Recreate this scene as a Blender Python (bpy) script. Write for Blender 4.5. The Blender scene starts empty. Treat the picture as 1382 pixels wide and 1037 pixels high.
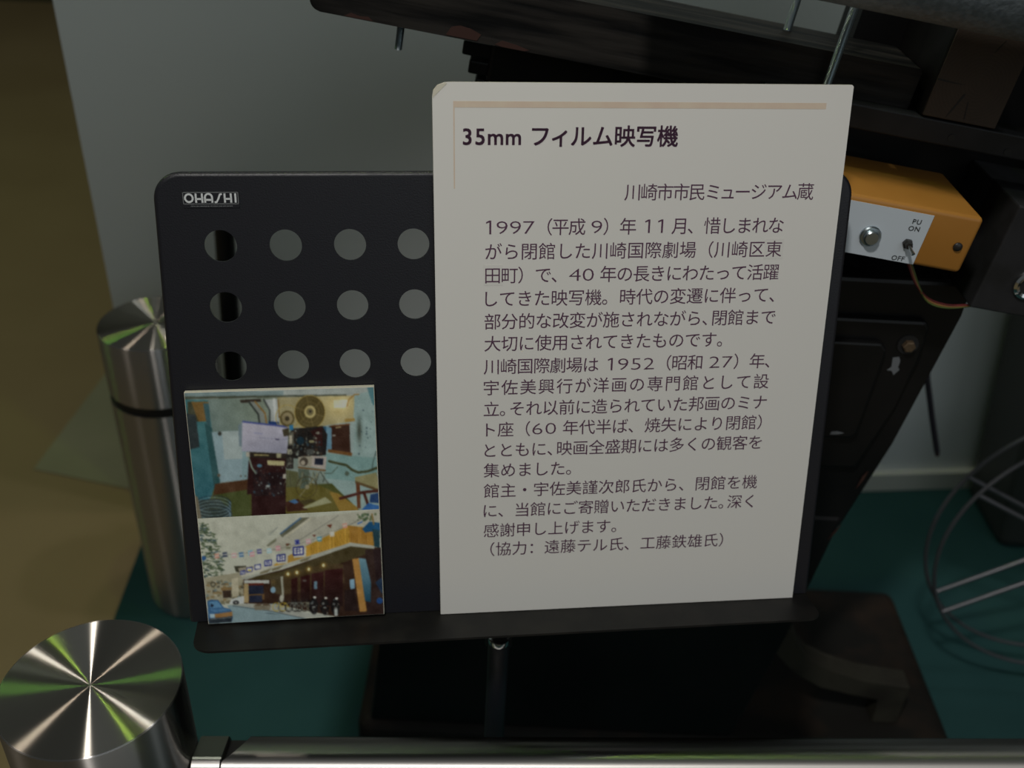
import bpy, bmesh, math, random
import numpy as np
from mathutils import Matrix, Vector

SC = bpy.context.scene
COL = SC.collection
R8 = math.radians(8)

# ------------------------------------------------------------------ camera
cam = bpy.data.cameras.new('camera')
cam.sensor_fit = 'HORIZONTAL'
cam.sensor_width = 17.3
cam.lens = 17.0
cam.clip_start = 0.02
cam.dof.use_dof = True
cam.dof.focus_distance = 0.735
cam.dof.aperture_fstop = 2.4
camo = bpy.data.objects.new('camera', cam)
COL.objects.link(camo)
camo.matrix_world = Matrix((
    (0.9987052, -0.0508711, 0.0, 0.0),
    (0.0277758, 0.5452975, -0.8377823, 0.0),
    (0.0426189, 0.8366975, 0.5460044, 1.10),
    (0, 0, 0, 1)))
SC.camera = camo

# ------------------------------------------------------------------ world, lamps, exposure
SC.view_settings.view_transform = 'Standard'
SC.view_settings.look = 'None'
SC.view_settings.gamma = 1.0
SC.view_settings.exposure = 0.0
W = bpy.data.worlds.new('hall_ambience')
SC.world = W
W.use_nodes = True
W.node_tree.nodes['Background'].inputs[0].default_value = (0.92, 1.0, 0.99, 1)
W.node_tree.nodes['Background'].inputs[1].default_value = 0.067


def lamp(name, kind, loc, energy, color, target=None, **kw):
    l = bpy.data.lights.new(name, kind)
    l.energy = energy
    l.color = color
    for k, v in kw.items():
        setattr(l, k, v)
    o = bpy.data.objects.new(name, l)
    COL.objects.link(o)
    o.location = loc
    if target is not None:
        o.rotation_euler = (Vector(target) - Vector(loc)).to_track_quat('-Z', 'Y').to_euler()
    return o


# exhibit spotlight above and left of the visitor, aimed at the caption desk
lamp('exhibit_spot', 'SPOT', (-0.366, -0.364, 2.47), 66, (1.0, 0.97, 0.93), (0.13, 0.65, 0.48),
     spot_size=math.radians(36), spot_blend=0.8, shadow_soft_size=0.08)
# daylight from a window bay behind the visitor
lamp('window_daylight', 'AREA', (1.9, -2.4, 2.3), 16, (0.86, 0.95, 1.0), (0.0, 1.2, 0.2),
     shape='RECTANGLE', size=3.2, size_y=2.4)
# small ceiling downlights
P0 = Vector((-0.3195, 0.5252, 0.455))


def ceiling_lamp(name, lx, ly, dist, energy, color, r):
    lz = math.sqrt(1 - lx * lx - ly * ly)
    lamp(name, 'POINT', P0 + Vector((lx, ly, lz)) * dist, energy, color, shadow_soft_size=r)


ceiling_lamp('ceiling_downlight', -0.547, 0.237, 2.4, 9.0, (1.0, 0.88, 0.76), 0.07)
ceiling_lamp('ceiling_downlight', 0.077, 0.345, 2.2, 8.0, (1.0, 0.92, 0.84), 0.06)
ceiling_lamp('ceiling_downlight', 0.330, 0.204, 2.33, 8.0, (0.90, 0.97, 1.0), 0.06)
ceiling_lamp('ceiling_lamp_green', 0.076, 0.177, 2.2, 4.5, (0.60, 1.0, 0.12), 0.025)
ceiling_lamp('ceiling_lamp_green', -0.504, 0.728, 2.6, 1.3, (0.66, 1.0, 0.20), 0.03)
ceiling_lamp('ceiling_lamp_green', -0.66, 0.53, 2.4, 3.0, (0.35, 1.0, 0.12), 0.10)


# ------------------------------------------------------------------ materials
def lin(c):
    c = c / 255.0
    return c / 12.92 if c <= 0.04045 else ((c + 0.055) / 1.055) ** 2.4


def mat(name, color, rough=0.5, metal=0.0, spec=0.5, noise=None, bump=None, emit=None):
    """procedural principled material; noise=(scale, color2, lo, hi), bump=(scale, strength)"""
    m = bpy.data.materials.new(name)
    m.use_nodes = True
    nt = m.node_tree
    b = nt.nodes['Principled BSDF']
    b.inputs['Base Color'].default_value = (*color, 1)
    b.inputs['Roughness'].default_value = rough
    b.inputs['Metallic'].default_value = metal
    b.inputs['Specular IOR Level'].default_value = spec
    tc = nt.nodes.new('ShaderNodeTexCoord')
    if noise:
        n = nt.nodes.new('ShaderNodeTexNoise')
        n.inputs['Scale'].default_value = noise[0]
        n.inputs['Detail'].default_value = 6
        r = nt.nodes.new('ShaderNodeValToRGB')
        r.color_ramp.elements[0].position = noise[2]
        r.color_ramp.elements[0].color = (*color, 1)
        r.color_ramp.elements[1].position = noise[3]
        r.color_ramp.elements[1].color = (*noise[1], 1)
        nt.links.new(tc.outputs['Object'], n.inputs['Vector'])
        nt.links.new(n.outputs['Fac'], r.inputs['Fac'])
        nt.links.new(r.outputs['Color'], b.inputs['Base Color'])
    if bump:
        n2 = nt.nodes.new('ShaderNodeTexNoise')
        n2.inputs['Scale'].default_value = bump[0]
        n2.inputs['Detail'].default_value = 3
        bp = nt.nodes.new('ShaderNodeBump')
        bp.inputs['Strength'].default_value = bump[1]
        bp.inputs['Distance'].default_value = 0.002
        nt.links.new(tc.outputs['Object'], n2.inputs['Vector'])
        nt.links.new(n2.outputs['Fac'], bp.inputs['Height'])
        nt.links.new(bp.outputs['Normal'], b.inputs['Normal'])
    return m


M = {}
M['board'] = mat('caption_board_paper', (0.78, 0.76, 0.71), 0.5, spec=0.3)
M['edge'] = mat('foam_edge', (0.66, 0.62, 0.50), 0.7)
M['ink'] = mat('printed_ink', (0.105, 0.045, 0.085), 0.5, spec=0.3)
M['rule'] = mat('peach_rule', (0.71, 0.56, 0.44), 0.5, spec=0.3, noise=(60, (0.74, 0.62, 0.48), 0.35, 0.65))
M['desk'] = mat('black_powder_coat', (0.010, 0.010, 0.014), 0.42, spec=0.5, bump=(900, 0.12))
M['tray'] = mat('dusty_black_coat', (0.008, 0.0075, 0.007), 0.5, spec=0.3, noise=(45, (0.017, 0.0155, 0.013), 0.45, 0.75))
M['white'] = mat('white_print', (0.70, 0.72, 0.72), 0.4)
M['grey_print'] = mat('grey_print', (0.22, 0.23, 0.23), 0.4)
M['black'] = mat('black_enamel', (0.005, 0.005, 0.005), 0.42, spec=0.3, noise=(9, (0.010, 0.009, 0.009), 0.4, 0.7), bump=(60, 0.1))
M['blackrust'] = mat('black_enamel_rusted', (0.007, 0.007, 0.006), 0.5, noise=(14, (0.045, 0.018, 0.010), 0.56, 0.72), bump=(70, 0.3))
M['plinth'] = mat('rusty_black_plate', (0.012, 0.011, 0.009), 0.65, spec=0.25, noise=(11, (0.040, 0.024, 0.015), 0.50, 0.75), bump=(50, 0.3))
M['chip'] = mat('red_primer_chip', (0.045, 0.016, 0.010), 0.7)
M['greychip'] = mat('grey_paint_chip', (0.16, 0.17, 0.18), 0.5)
M['tube'] = mat('grey_hammertone', (0.10, 0.12, 0.135), 0.5, noise=(220, (0.15, 0.175, 0.195), 0.4, 0.6), bump=(260, 0.4))
M['bar'] = mat('dark_grey_bar', (0.024, 0.024, 0.026), 0.5, spec=0.3, noise=(30, (0.016, 0.016, 0.016), 0.4, 0.6))
M['zinc'] = mat('zinc_rod', (0.42, 0.48, 0.50), 0.32, 1.0)
M['chrome'] = mat('chrome', (0.75, 0.76, 0.76), 0.12, 1.0)
M['yellow'] = mat('ochre_enamel', (0.44, 0.195, 0.034), 0.42, noise=(14, (0.40, 0.17, 0.026), 0.4, 0.7))
M['labelwhite'] = mat('white_label', (0.62, 0.68, 0.73), 0.35)
M['darkplastic'] = mat('dark_plastic', (0.02, 0.018, 0.016), 0.4)
M['brassbolt'] = mat('dull_bolt', (0.14, 0.095, 0.055), 0.55, 0.5, bump=(200, 0.3))
M['wire_red'] = mat('wire_red', (0.16, 0.02, 0.02), 0.5)
M['wire_green'] = mat('wire_green', (0.10, 0.14, 0.03), 0.5)
M['wire_orange'] = mat('wire_orange', (0.34, 0.16, 0.05), 0.5)
M['reel'] = mat('dull_wire', (0.20, 0.20, 0.215), 0.42, 0.8)
M['cabinet'] = mat('dark_grey_cabinet', (0.050, 0.054, 0.050), 0.5, bump=(120, 0.1))
M['cable'] = mat('cable_sheath', (0.035, 0.03, 0.04), 0.5)
M['wall'] = mat('wall_paint', (0.77, 0.80, 0.81), 0.7, bump=(150, 0.08), noise=(1.5, (0.80, 0.83, 0.83), 0.3, 0.7))
M['skirting'] = mat('skirting_paint', (0.66, 0.66, 0.60), 0.6)
M['carpet'] = mat('green_carpet', (0.024, 0.074, 0.074), 0.95, spec=0.1, noise=(5, (0.033, 0.092, 0.090), 0.3, 0.7), bump=(500, 0.5))
M['sheet'] = mat('pale_patch', (0.47, 0.43, 0.29), 0.7, noise=(4, (0.41, 0.375, 0.25), 0.4, 0.6))
M['groove'] = mat('matte_black', (0.012, 0.012, 0.011), 0.6)
M['farwall'] = mat('dark_far_wall', (0.03, 0.035, 0.02), 0.8)


def steel(name, color, rough, aniso, rot=0.0, axis='Z'):
    """metal turned on a lathe: stretched highlights across the circular scratches"""
    m = bpy.data.materials.new(name)
    m.use_nodes = True
    nt = m.node_tree
    nt.nodes.remove(nt.nodes['Principled BSDF'])
    b = nt.nodes.new('ShaderNodeBsdfAnisotropic')
    b.inputs['Color'].default_value = (*color, 1)
    b.inputs['Roughness'].default_value = rough
    b.inputs['Anisotropy'].default_value = aniso
    b.inputs['Rotation'].default_value = rot
    t = nt.nodes.new('ShaderNodeTangent')
    t.direction_type = 'RADIAL'
    t.axis = axis
    nt.links.new(t.outputs[0], b.inputs['Tangent'])
    nt.links.new(b.outputs[0], nt.nodes['Material Output'].inputs['Surface'])
    return m


M['spun'] = steel('spun_steel', (0.50, 0.465, 0.40), 0.30, 0.88)
M['steel'] = steel('brushed_steel_tube', (0.46, 0.44, 0.42), 0.26, 0.82)
M['rail'] = steel('satin_steel_rail', (0.42, 0.41, 0.39), 0.36, 0.55, axis='X')
M['flat'] = mat('dull_flat_steel', (0.30, 0.32, 0.27), 0.38, 1.0)


def wood_end():
    m = bpy.data.materials.new('timber_end_grain')
    m.use_nodes = True
    nt = m.node_tree
    b = nt.nodes['Principled BSDF']
    b.inputs['Roughness'].default_value = 0.8
    tc = nt.nodes.new('ShaderNodeTexCoord')
    w = nt.nodes.new('ShaderNodeTexWave')
    w.wave_type = 'RINGS'
    w.rings_direction = 'Y'
    w.inputs['Scale'].default_value = 110
    w.inputs['Distortion'].default_value = 3.0
    w.inputs['Detail'].default_value = 3
    mp = nt.nodes.new('ShaderNodeMapping')
    mp.inputs['Location'].default_value = (-0.003, 0, 0.006)
    n = nt.nodes.new('ShaderNodeTexNoise')
    n.inputs['Scale'].default_value = 30
    r1 = nt.nodes.new('ShaderNodeValToRGB')
    r1.color_ramp.elements[0].color = (0.060, 0.045, 0.034, 1)
    r1.color_ramp.elements[1].color = (0.068, 0.051, 0.038, 1)
    r2 = nt.nodes.new('ShaderNodeValToRGB')
    r2.color_ramp.elements[0].color = (0.7, 0.7, 0.7, 1)
    r2.color_ramp.elements[1].color = (1.15, 1.1, 1.05, 1)
    mx = nt.nodes.new('ShaderNodeMix')
    mx.data_type = 'RGBA'
    mx.blend_type = 'MULTIPLY'
    mx.inputs[0].default_value = 1.0
    L = nt.links.new
    L(tc.outputs['Object'], mp.inputs[0])
    L(mp.outputs[0], w.inputs['Vector'])
    L(tc.outputs['Object'], n.inputs['Vector'])
    L(w.outputs['Fac'], r1.inputs[0])
    L(n.outputs['Fac'], r2.inputs[0])
    L(r1.outputs[0], mx.inputs[6])
    L(r2.outputs[0], mx.inputs[7])
    L(mx.outputs[2], b.inputs['Base Color'])
    return m


M['endgrain'] = wood_end()


def beam_wood():
    m = mat('black_stained_beam', (0.012, 0.011, 0.010), 0.55, spec=0.2, bump=None)
    nt = m.node_tree
    b = nt.nodes['Principled BSDF']
    tc = nt.nodes.new('ShaderNodeTexCoord')
    mp = nt.nodes.new('ShaderNodeMapping')
    mp.inputs['Scale'].default_value = (5, 60, 60)
    n = nt.nodes.new('ShaderNodeTexNoise')
    n.inputs['Scale'].default_value = 1.6
    n.inputs['Detail'].default_value = 5
    r = nt.nodes.new('ShaderNodeValToRGB')
    r.color_ramp.elements[0].position = 0.40
    r.color_ramp.elements[0].color = (0.004, 0.004, 0.004, 1)
    r.color_ramp.elements[1].position = 0.60
    r.color_ramp.elements[1].color = (0.026, 0.023, 0.020, 1)
    bp = nt.nodes.new('ShaderNodeBump')
    bp.inputs['Strength'].default_value = 0.5
    bp.inputs['Distance'].default_value = 0.002
    L = nt.links.new
    L(tc.outputs['Object'], mp.inputs[0])
    L(mp.outputs[0], n.inputs['Vector'])
    L(n.outputs['Fac'], r.inputs[0])
    L(r.outputs[0], b.inputs['Base Color'])
    L(n.outputs['Fac'], bp.inputs['Height'])
    L(bp.outputs[0], b.inputs['Normal'])
    return m


M['beam'] = beam_wood()


def floor_mat():
    m = mat('tan_vinyl_floor', (0.42, 0.29, 0.15), 0.5, spec=0.35,
            noise=(2.2, (0.49, 0.345, 0.185), 0.3, 0.7))
    return m


M['floor'] = floor_mat()


# ------------------------------------------------------------------ mesh helpers
class MB:
    """collects shapes into one bmesh"""

    def __init__(self):
        self.bm = bmesh.new()

    def _xf(self, geom, mtx):
        if mtx is not None:
            bmesh.ops.transform(self.bm, matrix=mtx, verts=geom)

    def box(self, x0, x1, y0, y1, z0, z1, bevel=0.0, seg=2, mtx=None):
        r = bmesh.ops.create_cube(self.bm, size=1.0)
        vs = r['verts']
        for v in vs:
            v.co = Vector(((x0 + x1) / 2 + v.co.x * (x1 - x0),
                           (y0 + y1) / 2 + v.co.y * (y1 - y0),
                           (z0 + z1) / 2 + v.co.z * (z1 - z0)))
        if bevel:
            es = list({e for v in vs for e in v.link_edges})
            rr = bmesh.ops.bevel(self.bm, geom=es, offset=bevel, segments=seg, profile=0.5, affect='EDGES')
            vs = list({v for f in rr['faces'] for v in f.verts} | {v for v in vs if v.is_valid})
        self._xf(vs, mtx)
        return self

    def tube(self, pts, r, seg=16, caps=True):
        """round tube along a polyline"""
        pts = [Vector(p) for p in pts]
        n = len(pts)
        rs = r if isinstance(r, (list, tuple)) else [r] * n
        up = None
        rings = []
        for i, p in enumerate(pts):
            if i == 0:
                d = pts[1] - pts[0]
            elif i == n - 1:
                d = pts[-1] - pts[-2]
            else:
                d = (pts[i + 1] - pts[i]).normalized() + (pts[i] - pts[i - 1]).normalized()
            d.normalize()
            if up is None:
                up = d.orthogonal().normalized()
            else:
                up = (up - d * up.dot(d)).normalized()
            s = d.cross(up)
            rings.append([self.bm.verts.new(p + (up * math.cos(a) + s * math.sin(a)) * rs[i])
                          for a in [2 * math.pi * k / seg for k in range(seg)]])
        for a, b in zip(rings[:-1], rings[1:]):
            for k in range(seg):
                self.bm.faces.new((a[k], a[(k + 1) % seg], b[(k + 1) % seg], b[k]))
        if caps:
            self.bm.faces.new(rings[0][::-1])
            self.bm.faces.new(rings[-1])
        return self

    def lathe(self, prof, seg=64, mtx=None):
        """profile of (r, z) round local Z"""
        rings = []
        vs = []
        for r, z in prof:
            if r < 1e-6:
                v = self.bm.verts.new((0, 0, z))
                rings.append([v])
                vs.append(v)
            else:
                ring = [self.bm.verts.new((r * math.cos(2 * math.pi * k / seg), r * math.sin(2 * math.pi * k / seg), z))
                        for k in range(seg)]
                rings.append(ring)
                vs += ring
        for a, b in zip(rings[:-1], rings[1:]):
            for k in range(seg):
                k2 = (k + 1) % seg
                if len(a) == 1 and len(b) == 1:
                    continue
                if len(a) == 1:
                    self.bm.faces.new((a[0], b[k2], b[k]))
                elif len(b) == 1:
                    self.bm.faces.new((a[k], a[k2], b[0]))
                else:
                    self.bm.faces.new((a[k], a[k2], b[k2], b[k]))
        self._xf(vs, mtx)
        return self

    def torus(self, R, r, seg=96, rs=10, mtx=None):
        vs = []
        rings = []
        for i in range(seg):
            a = 2 * math.pi * i / seg
            ring = []
            for j in range(rs):
                b = 2 * math.pi * j / rs
                v = self.bm.verts.new(((R + r * math.cos(b)) * math.cos(a), (R + r * math.cos(b)) * math.sin(a), r * math.sin(b)))
                ring.append(v)
                vs.append(v)
            rings.append(ring)
        for i in range(seg):
            a, b = rings[i], rings[(i + 1) % seg]
            for j in range(rs):
                self.bm.faces.new((a[j], b[j], b[(j + 1) % rs], a[(j + 1) % rs]))
        self._xf(vs, mtx)
        return self

    def prism(self, poly, d0, d1, axis='y', mtx=None, bevel=0.0):
        """extrude a polygon of (p, q) pairs: axis y -> (p, d, q); axis z -> (p, q, d)"""
        def mk(p, q, d):
            return (p, d, q) if axis == 'y' else (p, q, d)
        a = [self.bm.verts.new(mk(p, q, d0)) for p, q in poly]
        b = [self.bm.verts.new(mk(p, q, d1)) for p, q in poly]
        n = len(poly)
        fs = [self.bm.faces.new(a), self.bm.faces.new(b[::-1])]
        for k in range(n):
            fs.append(self.bm.faces.new((a[k], b[k], b[(k + 1) % n], a[(k + 1) % n])))
        vs = a + b
        if bevel:
            es = list({e for f in fs for e in f.edges})
            rr = bmesh.ops.bevel(self.bm, geom=es, offset=bevel, segments=2, profile=0.5, affect='EDGES')
            vs = list({v for f in rr['faces'] for v in f.verts} | {v for v in vs if v.is_valid})
        self._xf(vs, mtx)
        return self

    def build(self, name, m, parent=None, loc=None, smooth=None, mtx=None):
        bmesh.ops.recalc_face_normals(self.bm, faces=self.bm.faces[:])
        me = bpy.data.meshes.new(name)
        self.bm.to_mesh(me)
        self.bm.free()
        for mm in (m if isinstance(m, (list, tuple)) else [m]):
            me.materials.append(mm)
        o = bpy.data.objects.new(name, me)
        COL.objects.link(o)
        if parent is not None:
            o.parent = parent
        if loc is not None:
            o.location = loc
        if mtx is not None:      # uniform scale goes into the mesh, the rest onto the object
            lo_, ro_, sc_ = mtx.decompose()
            me.transform(Matrix.Diagonal((*sc_, 1)))
            o.matrix_local = Matrix.LocRotScale(lo_, ro_, None)
        if smooth:
            me.polygons.foreach_set('use_smooth', [True] * len(me.polygons))
            me.set_sharp_from_angle(angle=math.radians(smooth))
        return o


def empty(name, label, cat, mtx=None, loc=None, group=None):
    o = bpy.data.objects.new(name, None)
    o.empty_display_size = 0.05
    COL.objects.link(o)
    if mtx is not None:
        o.matrix_world = mtx
    if loc is not None:
        o.location = loc
    tag(o, label, cat, group)
    return o


def tag(o, label, cat, group=None):
    o['label'] = label
    o['category'] = cat
    if group:
        o['group'] = group
    return o


def struct(o):
    o['kind'] = 'structure'
    return o


def rrect(x0, x1, y0, y1, r, n=6):
    """rounded rectangle, counter-clockwise; r is one radius or four (bl, br, tr, tl)"""
    rr = r if isinstance(r, (list, tuple)) else [r] * 4
    out = []
    for (cx, cy, a0), q in zip([(x0, y0, 180), (x1, y0, 270), (x1, y1, 0), (x0, y1, 90)], rr):
        px = cx + (q if cx == x0 else -q)
        py = cy + (q if cy == y0 else -q)
        if q < 1e-6:
            out.append((cx, cy))
            continue
        for k in range(n + 1):
            a = math.radians(a0 + 90 * k / n)
            out.append((px + q * math.cos(a), py + q * math.sin(a)))
    return out


# ------------------------------------------------------------------ setting
WALL_D = Vector((0.9917, 0.1289, 0))
WALL_N = Vector((0.1289, -0.9917, 0))


def wall_pt(s, n, z):
    p = Vector((0.7207, 1.4216, 0)) + WALL_D * s + WALL_N * n
    return (p.x, p.y, z)


def slab(name, pts_low, z0, z1, m):
    mb = MB()
    mb.prism([(p[0], p[1]) for p in pts_low], z0, z1, axis='z')
    return mb.build(name, m)


struct(slab('floor', [(-7, -3), (5, -3), (5, 9), (-7, 9)], -0.1, -0.006, M['floor']))
wl = wall_pt(-1.308, 0, 0)
struct(slab('floor_carpet', [(-0.470, 0.0), (2.4, 0.0), (2.4, 1.63), wall_pt(-1.308, 0.0, 0)[:2]], -0.0055, 0.0, M['carpet']))
struct(slab('wall_back', [wall_pt(-1.308, 0, 0)[:2], wall_pt(1.7, 0, 0)[:2], wall_pt(1.7, -0.12, 0)[:2], wall_pt(-1.308, -0.12, 0)[:2]], -0.005, 2.4, M['wall']))
bb = MB()
bb.prism([wall_pt(-1.308, 0, 0)[:2], wall_pt(-1.308, 0.012, 0)[:2], wall_pt(1.7, 0.012, 0)[:2], wall_pt(1.7, 0, 0)[:2]], 0.0, 0.038, axis='z', bevel=0.002)
struct(bb.build('baseboard_back', M['skirting']))
struct(slab('wall_far', [(-5.4, 4.4), (0.0, 4.75), (0.0, 4.9), (-5.4, 4.55)], -0.006, 2.8, M['farwall']))

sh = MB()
sh.prism([(-0.8149, 1.3489), (-0.615, 1.305), (-0.600, 1.83), (-0.797, 1.83)], -0.0058, -0.0028, axis='z')  # thin pale patch set flat on the tan floor
tag(sh.build('floor_patch', M['sheet']), 'pale greenish patch on the tan floor behind the middle post', 'sheet')

# ------------------------------------------------------------------ barrier posts
POST_R = 0.0700


def make_post():
    root = empty('barrier_post', 'x', 'post', loc=(-0.3195, 0.5252, 0.0), group='steel barrier posts')
    H = 0.455
    b = MB()
    b.lathe([(0.0, 0.0), (POST_R - 0.004, 0.0), (POST_R, 0.004), (POST_R, H - 0.099)], seg=96)
    b.build('tube', M['steel'], root, smooth=40)
    b = MB()
    b.lathe([(POST_R, H - 0.099), (POST_R - 0.003, H - 0.0985), (POST_R - 0.003, H - 0.086), (POST_R, H - 0.0855)], seg=96)
    b.build('groove_ring', M['groove'], root, smooth=20)
    b = MB()
    b.lathe([(POST_R, -0.0855), (POST_R, -0.0012), (POST_R - 0.0004, -0.0004), (POST_R - 0.0012, 0.0)], seg=96)
    b.build('cap_side', M['steel'], root, loc=(0, 0, H), smooth=60)
    b = MB()
    b.lathe([(0.0, 0.0), (0.004, 0.0), (0.02, 0.0), (0.04, 0.0), (POST_R - 0.0012, 0.0)], seg=128)
    b.build('spun_top', M['spun'], root, loc=(0, 0, H))
    return root


def copy_tree(o, parent=None):
    c = o.copy()
    COL.objects.link(c)
    c.parent = parent
    for ch in o.children:
        copy_tree(ch, c)
    return c


post = make_post()
post['label'] = 'nearest steel barrier post at lower left, joined to the horizontal rail'
c = copy_tree(post)
c.location = (-0.4518, 1.0905, 0)
c['label'] = 'farther steel barrier post with a dark ring, half hidden behind the black desk'

# thin black upright seen through the first column of desk holes
up_ = empty('floor_pole', 'thin black upright pole seen through the leftmost holes of the black desk', 'pole', loc=(-0.402, 1.16, 0))
b = MB()
b.tube([(0, 0, 0.008), (0.0158, 0, 0.30), (0.0317, 0, 0.60)], 0.0125, seg=20)
b.build('pole', M['black'], up_, smooth=40)
b = MB()
b.lathe([(0.0, 0.0), (0.06, 0.0), (0.06, 0.006), (0.02, 0.012), (0.0, 0.012)], seg=40)
b.build('foot_disc', M['black'], up_, smooth=40)

# rail from the front post to the right
RAIL_R = 0.027
ang = math.atan(0.057)
rail = empty('barrier_rail', 'thick horizontal satin steel rail running right from the nearest post along the bottom', 'rail',
             mtx=Matrix.Translation((-0.3195, 0.5252, 0.3486)) @ Matrix.Rotation(ang, 4, 'Z'))
b = MB()
RX = Matrix.Rotation(math.radians(90), 4, 'Y')
b.lathe([(RAIL_R - 0.002, 0.095), (RAIL_R, 0.095), (RAIL_R, 1.7), (0.0, 1.7)], seg=96, mtx=RX)
b.lathe([(RAIL_R - 0.002, 0.20), (RAIL_R - 0.002, 0.095)], seg=96, mtx=RX)
# the end is cut away on top in a curve
for v in b.bm.verts:
    if v.co.x < 0.12:
        phi = math.degrees(math.atan2(v.co.z, v.co.y))
        if -20 < phi < 112:
            t = min(1.0, (112 - phi) / 62)
            v.co.x += 0.018 * t * (2 - t)
b.build('rail_tube', M['rail'], rail, smooth=40)
YZX = Matrix(((0, 0, 1, 0), (1, 0, 0, 0), (0, 1, 0, 0), (0, 0, 0, 1)))
b = MB()
prof = [(RAIL_R * math.cos(a), RAIL_R * math.sin(a)) for a in [math.radians(110 + 286 * k / 40) for k in range(41)]]
b.prism(prof, 0.0705, 0.0935, axis='z', mtx=YZX)
b.build('end_sleeve', M['rail'], rail, smooth=30)
b = MB()
prof = [(RAIL_R * 0.93 * math.cos(a), RAIL_R * 0.93 * math.sin(a)) for a in [math.radians(128 + 250 * k / 40) for k in range(41)]]
b.prism(prof, 0.0935, 0.150, axis='z', mtx=YZX)
b.build('dark_hollow', M['groove'], rail, smooth=30)  # black filler paints in the shade of the hollow tube end
b = MB()
c73, s73 = math.cos(math.radians(73)), math.sin(math.radians(73))
q0, q1 = RAIL_R * 0.805, RAIL_R * 0.85
u_ = RAIL_R * 0.565
prof = [(c73 * q0 + s73 * u_, s73 * q0 - c73 * u_), (c73 * q1 + s73 * u_ * .9, s73 * q1 - c73 * u_ * .9), (c73 * q1 - s73 * u_ * .9, s73 * q1 + c73 * u_ * .9), (c73 * q0 - s73 * u_, s73 * q0 + c73 * u_)]
b.prism(prof, 0.0705, 0.0940, axis='z', mtx=YZX)
b.build('flat_top', M['flat'], rail)

# ------------------------------------------------------------------ desk frame of reference
T0 = Vector((-0.0643004, 0.6785168, 0.8976712))
r1 = Vector((0.9916726, 0.1285730, 0.0056538))
r2 = Vector((0.0353107, -0.2358599, -0.9711569))
nn = Vector((-0.1235310, 0.9632693, -0.2384358))
SIGN = Matrix(((r1.x, -r2.x, -nn.x, T0.x), (r1.y, -r2.y, -nn.y, T0.y), (r1.z, -r2.z, -nn.z, T0.z), (0, 0, 0, 1)))
# local frame: x = right, y = up the desk, z = towards the reader; sign face at z = 0

# ------------------------------------------------------------------ music stand
base_pt = (0.0, 0.605, 0.0)
stand = empty('music_stand', 'black perforated music stand desk holding the caption board and the photo board', 'music stand', loc=base_pt)
bpy.context.view_layer.update()
LOC = stand.matrix_world.inverted() @ SIGN


def desk_plate():
    zf, zb = -0.0056, -0.0076
    outer = []
    out = [(-0.1945, -0.4145), (0.3093, -0.4145)] + [(0.3057, -0.0829)] + []
    # rounded top corners
    def arc(cx, cy, r, a0, a1, n=10):
        return [(cx + r * math.cos(math.radians(a0 + (a1 - a0) * k / n)), cy + r * math.sin(math.radians(a0 + (a1 - a0) * k / n))) for k in range(n + 1)]
    rc = 0.016
    outer = [(-0.1945, -0.4145), (0.3093, -0.4145)] + arc(0.3057 - rc, -0.0635 - rc, rc, 0, 90) + arc(-0.1885 + rc, -0.0640 - rc, rc, 90, 180)
    bm = bmesh.new()
    ov = [bm.verts.new((x, y, 0)) for x, y in outer]
    edges = [bm.edges.new((ov[i], ov[(i + 1) % len(ov)])) for i in range(len(ov))]
    for row in range(3):
        for c in range(10):
            cx = -0.1493 + 0.0449 * c
            cy = -0.1118 - 0.0445 * row
            hv = [bm.verts.new((cx + 0.0113 * math.cos(2 * math.pi * k / 40), cy + 0.0113 * math.sin(2 * math.pi * k / 40), 0)) for k in range(40)]
            edges += [bm.edges.new((hv[i], hv[(i + 1) % 40])) for i in range(40)]
    bmesh.ops.triangle_fill(bm, use_beauty=True, use_dissolve=False, edges=edges)
    # keep only faces outside the holes
    kill = []
    for f in bm.faces:
        c = f.calc_center_median()
        for row in range(3):
            for k in range(10):
                if (c.x + 0.1493 - 0.0449 * k) ** 2 + (c.y + 0.1118 + 0.0445 * row) ** 2 < 0.0112 ** 2:
                    kill.append(f)
    bmesh.ops.delete(bm, geom=list(set(kill)), context='FACES')
    r = bmesh.ops.extrude_face_region(bm, geom=bm.faces[:])
    bmesh.ops.translate(bm, verts=[v for v in r['geom'] if isinstance(v, bmesh.types.BMVert)], vec=(0, 0, -0.002))
    for v in bm.verts:
        v.co.z += zf
    mb = MB()
    mb.bm.free()
    mb.bm = bm
    # rolled rim along sides and top
    o2 = outer[1:] + [outer[0]]
    pts = [(x, y, zf - 0.0035) for x, y in o2]
    mb.tube(pts, 0.0035, seg=10)
    return mb.build('desk_panel', M['desk'], stand, mtx=LOC, smooth=40)


desk_plate()
b = MB()
# shelf sticking out at the foot of the desk, rounded front corners
shelf = [(-0.1925, -0.009), (0.3110, -0.009)] + [(0.3110 - 0.012 + 0.012 * math.cos(a), 0.0205 + 0.012 * math.sin(a)) for a in [math.radians(9 * k) for k in range(11)]] \
    + [(-0.1905 + 0.016 + 0.016 * math.cos(a), 0.0190 + 0.0165 * math.sin(a)) for a in [math.radians(90 + 9 * k) for k in range(11)]]
b.prism([(x, z) for x, z in shelf], -0.4170, -0.4152, axis='y', bevel=0.0005)
b.build('shelf', M['tray'], stand, mtx=LOC)
b = MB()
b.tube([(0, 0, 0.02), (0, 0, 0.447)], 0.0092, seg=24)
b.build('pole', M['desk'], stand, smooth=40)
b = MB()
b.lathe([(0.0092, 0.441), (0.0094, 0.4445), (0.0090, 0.447), (0.0, 0.4485)], seg=32)
b.build('pole_cap', M['chrome'], stand, smooth=40)
b = MB()
b.box(-0.012, 0.012, 0.010, 0.036, 0.42, 0.55, bevel=0.003)
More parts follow.
